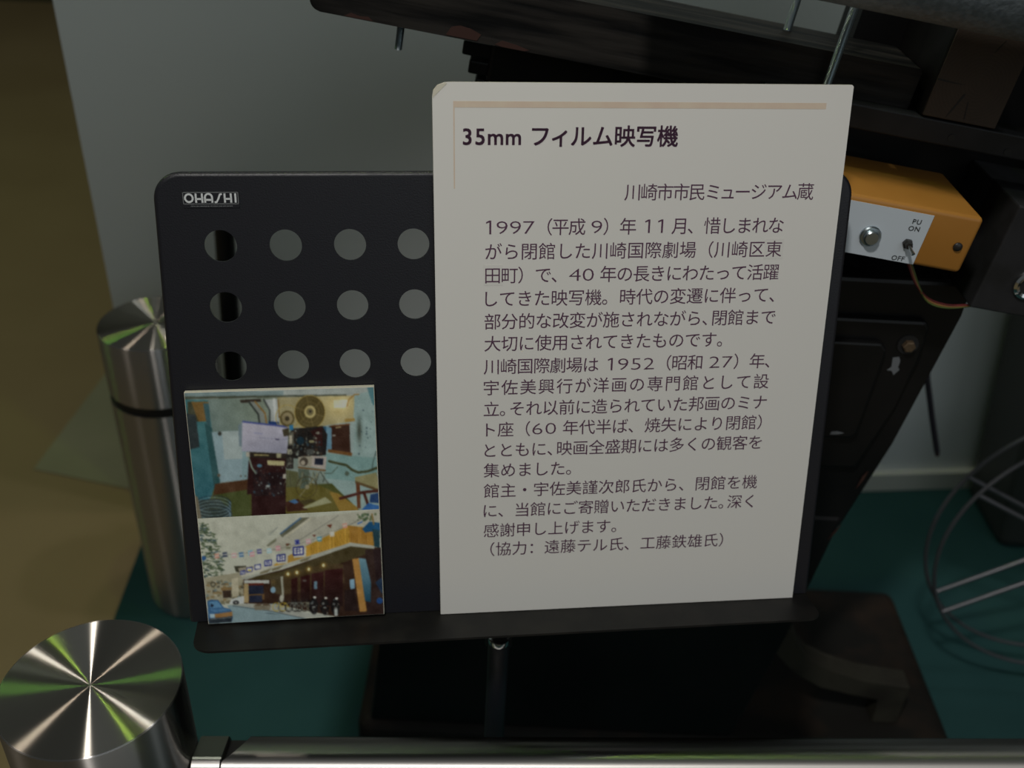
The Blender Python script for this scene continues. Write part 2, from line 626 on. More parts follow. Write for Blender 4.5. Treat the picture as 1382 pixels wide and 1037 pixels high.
b.box(-0.030, 0.080, 0.030, 0.042, 0.51, 0.59, bevel=0.003)
b.build('desk_bracket', M['black'], stand)
for a in (50, 170, 290):
    b = MB()
    a = math.radians(a)
    b.tube([(0, 0, 0.16), (0.10 * math.cos(a), 0.10 * math.sin(a), 0.085), (0.2 * math.cos(a), 0.2 * math.sin(a), 0.008)], 0.007, seg=12)
    b.build('leg', M['black'], stand, smooth=40)

# maker's badge
bad = MB()
bad.prism(rrect(-0.1722, -0.1340, -0.0850, -0.0738, 0.0008), -0.0060, -0.0050, axis='z')
badge = bad.build('badge', M['desk'], stand, mtx=LOC)
fr = MB()
bx0, bx1, by0, by1 = -0.1718, -0.1344, -0.0824, -0.0741
for (x0, x1, y0, y1) in [(bx0, bx1, by1 - 0.0004, by1), (bx0, bx1, by0, by0 + 0.0004), (bx0, bx0 + 0.0004, by0, by1), (bx1 - 0.0004, bx1, by0, by1)]:
    fr.box(x0, x1, y0, y1, -0.0051, -0.0048)
# small line of lettering below, only ticks at this size
rng = random.Random(4)
x = -0.1668
while x < -0.1385:
    wd = rng.uniform(0.0004, 0.0009)
    fr.box(x, x + wd, -0.0840, -0.0835, -0.0051, -0.0048)
    x += wd + rng.choice([0.0003, 0.0003, 0.0006])
fr.build('badge_frame', M['grey_print'], badge)


def stroke(mb, pts, w, z0, z1):
    """flat ribbon stroke with square joints"""
    pts = [Vector((p[0], p[1])) for p in pts]
    L, Rr = [], []
    n = len(pts)
    for i, p in enumerate(pts):
        if i == 0:
            d = pts[1] - pts[0]
        elif i == n - 1:
            d = pts[-1] - pts[-2]
        else:
            d = (pts[i + 1] - pts[i]).normalized() + (pts[i] - pts[i - 1]).normalized()
        d.normalize()
        q = Vector((-d.y, d.x)) * w / 2
        L.append(p + q)
        Rr.append(p - q)
    for i in range(n - 1):
        quad = [L[i], L[i + 1], Rr[i + 1], Rr[i]]
        mb.prism([(v.x, v.y) for v in quad][::-1], z0, z1, axis='z')


lt = MB()
H_, w_ = 0.0062, 0.00125
X, Yb = -0.1708, -0.0814
s = 0.0059


def arcp(cx, cy, rx, ry, a0, a1, n=14):
    return [(cx + rx * math.cos(math.radians(a0 + (a1 - a0) * k / n)), cy + ry * math.sin(math.radians(a0 + (a1 - a0) * k / n))) for k in range(n + 1)]


def S(pts, ox):
    stroke(lt, [(X + ox + p[0], Yb + p[1]) for p in pts], w_, -0.0051, -0.0047)


S(arcp(0.0031, 0.0032, 0.0026, 0.0027, 0, 360, 24), 0.0)                       # O
S([(0.0006, 0.0064), (0.0006, 0.0)], 0.0072)                                     # H
S([(0.0048, 0.0064), (0.0048, 0.0)], 0.0072)
S([(0.0006, 0.0026), (0.0048, 0.0026)], 0.0072)
S([(0.0006, 0.0)] + arcp(0.0030, 0.0036, 0.0024, 0.0025, 180, 0, 12) + [(0.0054, 0.0)], 0.0133)   # A
S([(0.0006, 0.0020), (0.0054, 0.0020)], 0.0133)
S([(0.0002, 0.0004), (0.0016, 0.0004), (0.0030, 0.0030), (0.0040, 0.0056), (0.0054, 0.0060)], 0.0200)  # S
S([(0.0006, 0.0064), (0.0006, 0.0)], 0.0266)                                     # H
S([(0.0048, 0.0064), (0.0048, 0.0)], 0.0266)
S([(0.0006, 0.0026), (0.0048, 0.0026)], 0.0266)
S([(0.0006, 0.0064), (0.0006, 0.0)], 0.0338)                                     # I
lt.build('badge_lettering', M['white'], badge)

# ------------------------------------------------------------------ lettering
_glyphs = {}


def glyph(ch, offset=0.0, res=3):
    """flat outline mesh data of one character, em = 1"""
    key = (ch, offset)
    if key in _glyphs:
        return _glyphs[key]
    if ch == '1':       # plain one with a flag and no foot
        q = (0.225, 0.293, 0.66, 0.72)
        vs = [(q[0], 0, 0), (q[1], 0, 0), (q[1], q[3], 0), (q[0], q[3], 0), (q[0], 0.625, 0), (0.105, 0.56, 0), (0.105, 0.635, 0)]
        _glyphs[key] = (vs, [(0, 1, 2, 3), (6, 5, 4, 3)])
        return _glyphs[key]
    cu = bpy.data.curves.new('glyph', 'FONT')
    cu.body = ch
    cu.size = 1.0
    cu.offset = offset
    cu.resolution_u = res
    cu.fill_mode = 'FRONT'
    o = bpy.data.objects.new('glyph', cu)
    COL.objects.link(o)
    dg = bpy.context.evaluated_depsgraph_get()
    e = o.evaluated_get(dg)
    me = e.to_mesh()
    vs = [tuple(v.co) for v in me.vertices]
    fs = [tuple(p.vertices) for p in me.polygons]
    e.to_mesh_clear()
    bpy.data.objects.remove(o)
    bpy.data.curves.remove(cu)
    _glyphs[key] = (vs, fs)
    return _glyphs[key]


def lay_line(text, em, x0, x1, yc, bold=0.0, latin=(0.80, 1.52, 1.04), cap_w=None):
    """one line of type, ink from x0 to x1, returns verts, faces in the sheet's plane"""
    items = []
    pos = 0.0
    for ch in text:
        sx = sy = 1.0
        real = ch
        if ch == ' ':
            pos += 0.30
            continue
        if ch == ',':
            real, adv = '、', 0.55
        elif ch == '.':
            real, adv = '。', 0.55
        elif ch in 'mM0123456789':
            adv = latin[0] * (1.4 if ch == 'm' else 1.0)
            sx, sy = latin[1], latin[2]
        elif ch in 'ィュ':
            adv = 0.86
        else:
            adv = 1.0
        vs, fs = glyph(real, -0.014 if (ch.isdigit() and not bold) else 0.0)
        mnx = min(v[0] for v in vs)
        mxx = max(v[0] for v in vs)
        if ch in 'mM0123456789':      # centre latin characters in their slot
            ox = (adv - (mxx - mnx) * sx) / 2 - mnx * sx
        elif real in '、。':
            ox = -0.02
        elif real in 'ィュ':
            ox = -0.07
        else:
            ox = 0.0
        items.append((pos, ox, sx, sy, vs, fs, mnx * sx + ox, mxx * sx + ox))
        pos += adv
    first, last = items[0], items[-1]
    # em*(ink) and spacing k : x0 = off + em*first_l ; x1 = off + k*last_pos + em*last_r
    off = x0 - em * first[6]
    k = (x1 - off - em * last[7]) / last[0]
    V, F = [], []
    for (p, ox, sx, sy, vs, fs, a, b_) in items:
        for bx, by in ([(0, 0)] if not bold else [(-bold, -bold), (bold, -bold), (bold, bold), (-bold, bold)]):
            i0 = len(V)
            for v in vs:
                V.append((off + k * p + em * (ox + v[0] * sx + bx), -yc + em * (v[1] * sy - 0.38 + by)))
            F += [tuple(i + i0 for i in f) for f in fs]
    return V, F


def text_obj(name, lines, m, parent, z, mtx=None):
    V, F = [], []
    for v, f in lines:
        i0 = len(V)
        V += [(p[0], p[1], z) for p in v]
        F += [tuple(i + i0 for i in q) for q in f]
    me = bpy.data.meshes.new(name)
    me.from_pydata(V, [], F)
    me.materials.append(m)
    o = bpy.data.objects.new(name, me)
    COL.objects.link(o)
    o.parent = parent
    if mtx is not None:
        o.matrix_local = mtx
    return o


# ------------------------------------------------------------------ caption board
sign = empty('caption_board', 'large cream caption board with Japanese text standing on the black music stand', 'sign', mtx=SIGN)
b = MB()
poly = [(0.0012, -0.4147), (0.297, -0.4147), (0.297, -0.0012), (0.2958, 0.0), (0.014, 0.0), (0.0085, -0.0003), (0.0035, -0.0022), (0.0008, -0.0055), (0.0, -0.010)]
b.prism(poly, -0.0048, -0.0006, axis='z')
b.build('foam_core', M['edge'], sign)
b = MB()
b.prism(poly, -0.0006, 0.0, axis='z')
# dog-eared corner: the facing bends back along a crease
b.build('facing', M['board'], sign)
b = MB()
b.prism([(0.0002, -0.0104), (0.0009, -0.0098), (0.0100, -0.0009), (0.0090, -0.0003), (0.0035, -0.0022), (0.0008, -0.0055)], -0.0002, 0.00025, axis='z')
b.build('bent_corner', M['edge'], sign)
b = MB()
b.box(0.0142, 0.2784, -0.0166, -0.0124, -0.0002, 0.00012)
b.box(0.0142, 0.0151, -0.0717, -0.0166, -0.0002, 0.00012)
b.build('corner_rule', M['rule'], sign)
text_obj('title_text', [lay_line('35mm フィルム映写機', 0.0156, 0.0209, 0.1723, 0.0355, bold=0.016, latin=(0.575, 1.0, 1.0))], M['ink'], sign, 0.0002)
text_obj('credit_text', [lay_line('川崎市市民ミュージアム蔵', 0.0129, 0.1360, 0.2761, 0.0745)], M['ink'], sign, 0.0002)
BODY = [
    ('1997（平成 9）年 11 月、惜しまれな', 0.0369, 0.2560, 0.0990),
    ('がら閉館した川崎国際劇場（川崎区東', 0.0365, 0.2565, 0.1166),
    ('田町）で、40 年の長きにわたって活躍', 0.0365, 0.2560, 0.1340),
    ('してきた映写機。時代の変遷に伴って、', 0.0366, 0.2545, 0.1514),
    ('部分的な改変が施されながら,閉館まで', 0.0361, 0.2570, 0.1687),
    ('大切に使用されてきたものです。', 0.0361, 0.2171, 0.1857),
    ('川崎国際劇場は 1952（昭和 27）年、', 0.0356, 0.2562, 0.2036),
    ('宇佐美興行が洋画の専門館として設', 0.0357, 0.2570, 0.2203),
    ('立.それ以前に造られていた邦画のミナ', 0.0357, 0.2570, 0.2375),
    ('ト座（60 年代半ば、焼失により閉館）', 0.0375, 0.2547, 0.2543),
    ('とともに,映画全盛期には多くの観客を', 0.0364, 0.2563, 0.2714),
    ('集めました。', 0.0358, 0.1043, 0.2883),
    ('館主・宇佐美謹次郎氏から、閉館を機', 0.0359, 0.2559, 0.3057),
    ('に、当館にご寄贈いただきました.深く', 0.0359, 0.2545, 0.3229),
    ('感謝申し上げます。', 0.0360, 0.1427, 0.3403),
    ('（協力：遠藤テル氏、工藤鉄雄氏）', 0.0413, 0.2321, 0.3570),
]
text_obj('body_text', [lay_line(t, 0.0131, a, c, y) for t, a, c, y in BODY], M['ink'], sign, 0.0002)
# two characters pasted over as corrections
M['patch'] = mat('correction_paper', (0.75, 0.73, 0.68), 0.55)
for (x0, x1, y0, y1) in ((0.0352, 0.0492, -0.1415, -0.1262), (0.2432, 0.2578, -0.1242, -0.1090)):
    b = MB()
    b.box(x0, x1, y0, y1, -0.0001, 0.00012)
    b.build('correction_patch', M['patch'], sign)

# ------------------------------------------------------------------ photo board: two printed snapshots painted as coloured dots
class Picture:
    def __init__(self, w, h, quad, ss=2):
        self.w, self.h, self.ss = w, h, ss
        Wd, Hd = w * ss, h * ss
        u, v = np.meshgrid((np.arange(Wd) + 0.5) / Wd, (np.arange(Hd) + 0.5) / Hd)
        q = [np.array(p, float) for p in quad]       # tl tr br bl
        self.X = (1 - u) * (1 - v) * q[0][0] + u * (1 - v) * q[1][0] + u * v * q[2][0] + (1 - u) * v * q[3][0]
        self.Y = (1 - u) * (1 - v) * q[0][1] + u * (1 - v) * q[1][1] + u * v * q[2][1] + (1 - u) * v * q[3][1]
        self.img = np.zeros((Hd, Wd, 3))

    def put(self, mask, c, a=1.0):
        c = np.array(c, float)
        m = (mask * a)[..., None]
        self.img = self.img * (1 - m) + c * m

    def poly(self, pts, c, a=1.0, grad=None):
        X, Y = self.X, self.Y
        ins = np.zeros(X.shape, bool)
        n = len(pts)
        for i in range(n):
            x0, y0 = pts[i]
            x1, y1 = pts[(i + 1) % n]
            if y0 == y1:
                continue
            cond = ((Y >= min(y0, y1)) & (Y < max(y0, y1)))
            xi = x0 + (Y - y0) * (x1 - x0) / (y1 - y0)
            ins ^= cond & (X < xi)
        if grad is None:
            self.put(ins.astype(float), c, a)
        else:       # second colour, towards point grad[1] from grad[0]
            c2, p, q = grad
            d = np.array(q, float) - np.array(p, float)
            t = np.clip(((X - p[0]) * d[0] + (Y - p[1]) * d[1]) / (d @ d), 0, 1)[..., None]
            cc = np.array(c, float) * (1 - t) + np.array(c2, float) * t
            m = (ins * a)[..., None]
            self.img = self.img * (1 - m) + cc * m

    def disc(self, x, y, r, c, a=1.0, ry=None, inner=None, soft=0.0):
        ry = ry or r
        d = np.sqrt(((self.X - x) / r) ** 2 + ((self.Y - y) / ry) ** 2)
        if soft:
            m = np.exp(-(d ** 2) * 2)
        else:
            m = (d < 1).astype(float)
            if inner:
                m *= (d > inner)
        self.put(m, c, a)

    def line(self, pts, w, c, a=1.0):
        m = np.zeros(self.X.shape, bool)
        for (x0, y0), (x1, y1) in zip(pts[:-1], pts[1:]):
            dx, dy = x1 - x0, y1 - y0
            t = np.clip(((self.X - x0) * dx + (self.Y - y0) * dy) / (dx * dx + dy * dy + 1e-9), 0, 1)
            m |= ((self.X - x0 - t * dx) ** 2 + (self.Y - y0 - t * dy) ** 2) < (w / 2) ** 2
        self.put(m.astype(float), c, a)

    def result(self, gain):
        s_ = self.ss
        im = self.img.reshape(self.h, s_, self.w, s_, 3).mean((1, 3))
        k = np.pad(im, ((1, 1), (1, 1), (0, 0)), mode='edge')
        im = 0.6 * im + 0.1 * (k[:-2, 1:-1] + k[2:, 1:-1] + k[1:-1, :-2] + k[1:-1, 2:])
        k = np.pad(im, ((1, 1), (1, 1), (0, 0)), mode='edge')
        im = 0.5 * im + 0.125 * (k[:-2, 1:-1] + k[2:, 1:-1] + k[1:-1, :-2] + k[1:-1, 2:])
        rs = np.random.RandomState(7)          # film grain and cloudy tone of the old prints
        g = rs.normal(0, 1, (self.h, self.w, 1))
        lowres = rs.normal(0, 1, (self.h // 8 + 2, self.w // 8 + 2))
        yy, xx = np.arange(self.h) / 8.0, np.arange(self.w) / 8.0
        y0, x0 = yy.astype(int), xx.astype(int)
        fy, fx = (yy - y0)[:, None], (xx - x0)[None, :]
        cl = (lowres[y0][:, x0] * (1 - fy) * (1 - fx) + lowres[y0 + 1][:, x0] * fy * (1 - fx) + lowres[y0][:, x0 + 1] * (1 - fy) * fx + lowres[y0 + 1][:, x0 + 1] * fy * fx)[..., None]
        im = im + 4.0 * g + 5.0 * cl
        lum = im.mean(-1, keepdims=True)
        im = 0.86 * im + 0.14 * lum
        c = np.clip(im / 255.0, 0, 1)
        c = np.where(c <= 0.04045, c / 12.92, ((c + 0.055) / 1.055) ** 2.4)
        return np.clip(c * gain, 0, 0.9)


def paint_booth():
    p = Picture(280, 176, [(80, 103), (1272, 68), (1299, 791), (167, 832)])
    R_ = random.Random(11)
    P, D, Ln = p.poly, p.disc, p.line
    P([(0, 0), (1400, 0), (1400, 900), (0, 900)], (118, 132, 122))
    P([(225, 130), (775, 120), (775, 320), (240, 330)], (122, 132, 112), grad=((100, 118, 112), (700, 150), (240, 330)))
    P([(660, 120), (1170, 110), (1150, 300), (660, 300)], (150, 140, 100))
    D(1050, 170, 170, (205, 185, 120), 0.9, ry=120, soft=1)
    P([(60, 80), (1272, 60), (1272, 112), (700, 125), (60, 140)], (150, 158, 152))
    P([(60, 100), (700, 90), (700, 122), (60, 128)], (112, 132, 132))
    P([(60, 122), (1100, 108), (1100, 116), (60, 138)], (70, 75, 60))
    # left wall
    P([(60, 138), (225, 140), (300, 620), (255, 712), (150, 850), (90, 850)], (58, 108, 112), grad=((40, 92, 104), (150, 300), (190, 800)))
    P([(118, 150), (228, 150), (236, 262), (165, 262)], (112, 84, 40))
    P([(100, 150), (122, 150), (168, 262), (100, 262)], (60, 62, 44))
    P([(84, 215), (150, 225), (176, 408), (112, 424)], (44, 52, 54))
    P([(196, 160), (232, 160), (245, 330), (228, 330)], (52, 84, 88))
    P([(205, 270), (252, 300), (300, 612), (268, 660)], (40, 78, 80))
    # door and notices
    P([(248, 322), (482, 312), (476, 602), (302, 616)], (128, 152, 158))
    P([(312, 320), (440, 316), (440, 478), (330, 482)], (148, 162, 160))
    P([(440, 420), (480, 420), (478, 600), (440, 600)], (118, 146, 150))
    Ln([(248, 322), (302, 616)], 5, (60, 90, 92))
    D(300, 332, 12, (60, 60, 52))
    D(295, 575, 10, (90, 80, 66))
    D(432, 580, 6, (90, 90, 80)); D(460, 580, 6, (90, 90, 80))
    # right wall
    P([(1150, 110), (1300, 80), (1310, 800), (1160, 790), (960, 600), (960, 440), (1130, 470)], (132, 156, 152))
    P([(960, 450), (1300, 480), (1300, 640), (1160, 620), (960, 600)], (112, 146, 142))
    D(1178, 320, 22, (66, 74, 62), ry=100, soft=1)
    for _ in range(16):
        D(R_.uniform(1170, 1290), R_.uniform(180, 460), R_.uniform(2, 6), (64, 82, 90))
    P([(1230, 68), (1300, 60), (1300, 200), (1262, 160)], (48, 104, 116), 0.7)
    # ducts
    P([(425, 140), (555, 134), (560, 152), (430, 156)], (52, 42, 34))
    P([(478, 150), (530, 150), (590, 215), (602, 280), (545, 272), (536, 225)], (118, 124, 116))
    Ln([(482, 152), (540, 222), (548, 275)], 12, (52, 58, 52))
    Ln([(520, 150), (582, 215), (592, 275)], 10, (132, 100, 48))
    P([(570, 138), (672, 136), (672, 275), (608, 275), (606, 200)], (150, 156, 152))
    Ln([(575, 140), (612, 200), (612, 275)], 12, (66, 72, 68))
    Ln([(640, 138), (650, 270)], 16, (178, 182, 178))
    Ln([(665, 140), (672, 240)], 8, (120, 90, 36))
    P([(604, 262), (670, 265), (668, 285), (604, 282)], (24, 52, 106))
    # small and big reels on top
    D(722, 246, 46, (92, 80, 44)); D(722, 246, 34, (134, 120, 84)); D(722, 246, 14, (62, 54, 36))
    D(722, 240, 74, (160, 140, 74), ry=74, inner=0.93)
    D(865, 210, 98, (82, 70, 34)); D(865, 210, 98, (150, 128, 60), inner=0.95); D(865, 210, 80, (98, 84, 44), inner=0.96)
    D(865, 210, 60, (112, 96, 52), inner=0.94)
    for k in range(6):
        a = k * math.pi / 3 + 0.3
        Ln([(865 + 34 * math.cos(a), 210 + 34 * math.sin(a)), (865 + 90 * math.cos(a), 210 + 90 * math.sin(a))], 4, (120, 104, 58))
    D(866, 208, 36, (172, 156, 98)); D(866, 208, 22, (110, 100, 62)); D(868, 206, 9, (52, 46, 34))
    # lamp tube glow and bracket
    P([(1015, 142), (1105, 138), (1108, 184), (1018, 186)], (222, 206, 168))
    D(1060, 162, 60, (222, 204, 160), 0.7, ry=34, soft=1)
    Ln([(1100, 180), (1112, 140), (1150, 110), (1180, 108)], 6, (150, 104, 40))
    P([(1085, 250), (1150, 245), (1150, 275), (1090, 278)], (150, 120, 56))
    # port window
    P([(960, 288), (1152, 262), (1138, 468), (1128, 466), (965, 440)], (136, 154, 150))
    P([(984, 292), (1116, 280), (1122, 462), (988, 440)], (58, 34, 24))
    P([(950, 290), (1002, 300), (1002, 425), (960, 438)], (92, 132, 152))
    P([(940, 292), (968, 292), (968, 434), (945, 430)], (46, 84, 108))
    P([(978, 425), (1130, 448), (1130, 468), (978, 444)], (110, 72, 34))
    Ln([(1000, 290), (1116, 280)], 8, (104, 62, 30))
    Ln([(1010, 345), (1024, 345)], 8, (150, 150, 140))
    Ln([(1030, 300), (1060, 296)], 7, (150, 130, 90))
    # floor
    P([(270, 640), (520, 590), (720, 640), (1000, 630), (1180, 800), (1180, 860), (140, 860), (250, 700)], (76, 80, 36))
    P([(272, 625), (480, 600), (482, 660), (262, 694)], (76, 48, 28))
    P([(270, 690), (480, 660), (500, 850), (180, 850)], (70, 78, 38))
    P([(705, 620), (900, 630), (1010, 680), (1060, 800), (710, 840)], (98, 90, 38))
    P([(985, 680), (1040, 690), (1165, 780), (1165, 800), (1050, 800)], (142, 112, 44))
    # projector lamp house
    P([(415, 285), (445, 262), (440, 410), (420, 404)], (104, 122, 130))
    P([(440, 262), (728, 296), (722, 450), (437, 434)], (166, 162, 176), grad=((140, 140, 158), (560, 280), (600, 450)))
    P([(440, 258), (700, 286), (730, 300), (440, 268)], (62, 72, 132))
    Ln([(515, 328), (565, 334)], 5, (130, 134, 168)); Ln([(545, 356), (720, 368)], 4, (128, 130, 152)); Ln([(650, 366), (670, 368)], 8, (70, 66, 90))
    # pedestal
    P([(470, 438), (722, 450), (716, 530), (500, 520)], (44, 36, 30))
    P([(480, 470), (712, 480), (712, 830), (500, 830), (498, 690), (470, 690)], (46, 22, 22))
    P([(505, 560), (700, 560), (706, 700), (515, 700)], (38, 24, 26))
    P([(462, 440), (486, 440), (488, 468), (464, 466)], (160, 156, 140))
    P([(514, 452), (606, 456), (606, 462), (514, 460)], (160, 148, 92))
    P([(595, 488), (705, 494), (702, 522), (597, 516)], (168, 160, 112))
    P([(652, 448), (684, 450), (682, 474), (654, 474)], (150, 146, 112))
    Ln([(480, 470), (500, 530), (525, 565)], 10, (118, 134, 118))
    for _ in range(46):
        D(R_.uniform(515, 705), R_.uniform(525, 700), R_.uniform(2, 8), R_.choice([(84, 92, 92), (70, 40, 34), (44, 70, 84), (120, 130, 124)]), 0.8)
    D(600, 642, 14, (140, 150, 146), ry=7); D(548, 520, 16, (70, 110, 130), ry=10)
    P([(696, 570), (712, 570), (712, 598), (692, 598)], (172, 166, 152))
    # projector head
    P([(760, 305), (945, 290), (975, 340), (965, 460), (780, 480), (715, 470), (735, 330)], (34, 30, 28))
    P([(870, 318), (942, 292), (945, 408), (905, 405)], (50, 24, 22))
    for _ in range(90):
        D(R_.uniform(745, 935), R_.uniform(315, 480), R_.uniform(3, 9), R_.choice([(70, 74, 66), (94, 98, 88), (22, 20, 20), (58, 40, 28), (48, 70, 82), (132, 134, 118)]), 0.85)
    P([(730, 330), (762, 322), (764, 400), (728, 402)], (86, 84, 72))
    P([(735, 345), (752, 342), (752, 392), (734, 392)], (168, 160, 140))
    P([(735, 285), (760, 282), (760, 312), (735, 314)], (38, 108, 152))
    P([(690, 310), (730, 300), (734, 345), (700, 350)], (66, 60, 44))
    D(805, 375, 24, (22, 44, 56)); D(875, 380, 18, (130, 124, 88), ry=8)
    P([(722, 424), (750, 424), (750, 455), (722, 455)], (140, 138, 116))
    P([(716, 470), (760, 470), (760, 540), (716, 540)], (46, 42, 38))
    for _ in range(24):
        D(R_.uniform(720, 750), R_.uniform(440, 535), R_.uniform(3, 6), R_.choice([(110, 110, 100), (70, 70, 60)]), 0.8)
    P([(790, 470), (880, 464), (876, 530), (790, 526)], (148, 142, 124))
    D(826, 498, 26, (70, 62, 52)); D(820, 505, 14, (160, 150, 130))
    P([(880, 464), (970, 470), (962, 546), (872, 528)], (162, 152, 142))
    P([(896, 478), (950, 480), (946, 520), (892, 516)], (26, 32, 48))
    P([(842, 425), (888, 425), (888, 455), (842, 455)], (64, 66, 62))
    Ln([(792, 532), (960, 552)], 8, (110, 70, 30))
    P([(790, 540), (858, 545), (856, 660), (800, 660)], (78, 90, 76))
    P([(715, 545), (790, 560), (800, 650), (712, 650)], (86, 88, 56))
    for _ in range(14):
        x = R_.uniform(715, 950)
        Ln([(x, 560), (x + R_.uniform(-60, 60), 640)], 4, R_.choice([(130, 126, 84), (60, 60, 46), (110, 110, 92)]), 0.8)
    D(842, 652, 66, (70, 60, 32), inner=0.94); D(842, 652, 42, (80, 72, 40), inner=0.92); D(846, 650, 14, (134, 128, 98))
    Ln([(800, 705), (910, 575)], 5, (132, 126, 96))
    P([(710, 740), (790, 720), (850, 790), (720, 800)], (62, 34, 24))
    P([(815, 775), (960, 712), (1002, 746), (832, 782)], (150, 150, 112))
    P([(790, 735), (870, 722), (905, 735), (830, 760)], (70, 62, 34))
    P([(728, 735), (770, 722), (792, 742), (768, 752)], (60, 100, 144))
    # cables on the right
    Ln([(985, 497), (1030, 508), (1095, 522), (1130, 550), (1170, 566), (1230, 560), (1285, 540)], 15, (62, 66, 40))
    Ln([(1040, 530), (1000, 570), (955, 570)], 4, (60, 70, 54)); Ln([(1285, 440), (1265, 500), (1258, 545)], 4, (50, 62, 54))
    D(1098, 572, 14, (86, 100, 86))
    Ln([(930, 560), (955, 600), (945, 620)], 6, (60, 70, 60))
    # table, chair
    P([(1148, 594), (1285, 566), (1300, 640), (1300, 678), (1150, 622)], (134, 128, 86))
    P([(1150, 615), (1300, 668), (1300, 684), (1150, 632)], (92, 72, 42))
    P([(1154, 630), (1178, 636), (1184, 785), (1160, 785)], (96, 54, 30))
    Ln([(1055, 722), (1200, 686), (1300, 678)], 18, (74, 36, 28)); Ln([(1205, 690), (1232, 770)], 18, (74, 36, 28))
    P([(1190, 792), (1232, 752), (1300, 770), (1300, 800), (1190, 800)], (40, 92, 156))
    P([(1245, 700), (1300, 690), (1300, 755), (1240, 750)], (32, 60, 104))
    # film cans bottom left
    P([(160, 720), (300, 716), (380, 800), (380, 860), (160, 860)], (58, 68, 60))
    for k in range(8):
        D(262, 800 + 10 * k - 60, 110, (110, 140, 150) if k % 2 else (36, 50, 64), ry=46, inner=0.94)
    P([(146, 690), (165, 700), (190, 830), (160, 840)], (112, 104, 84))
    return p.result(1.75)


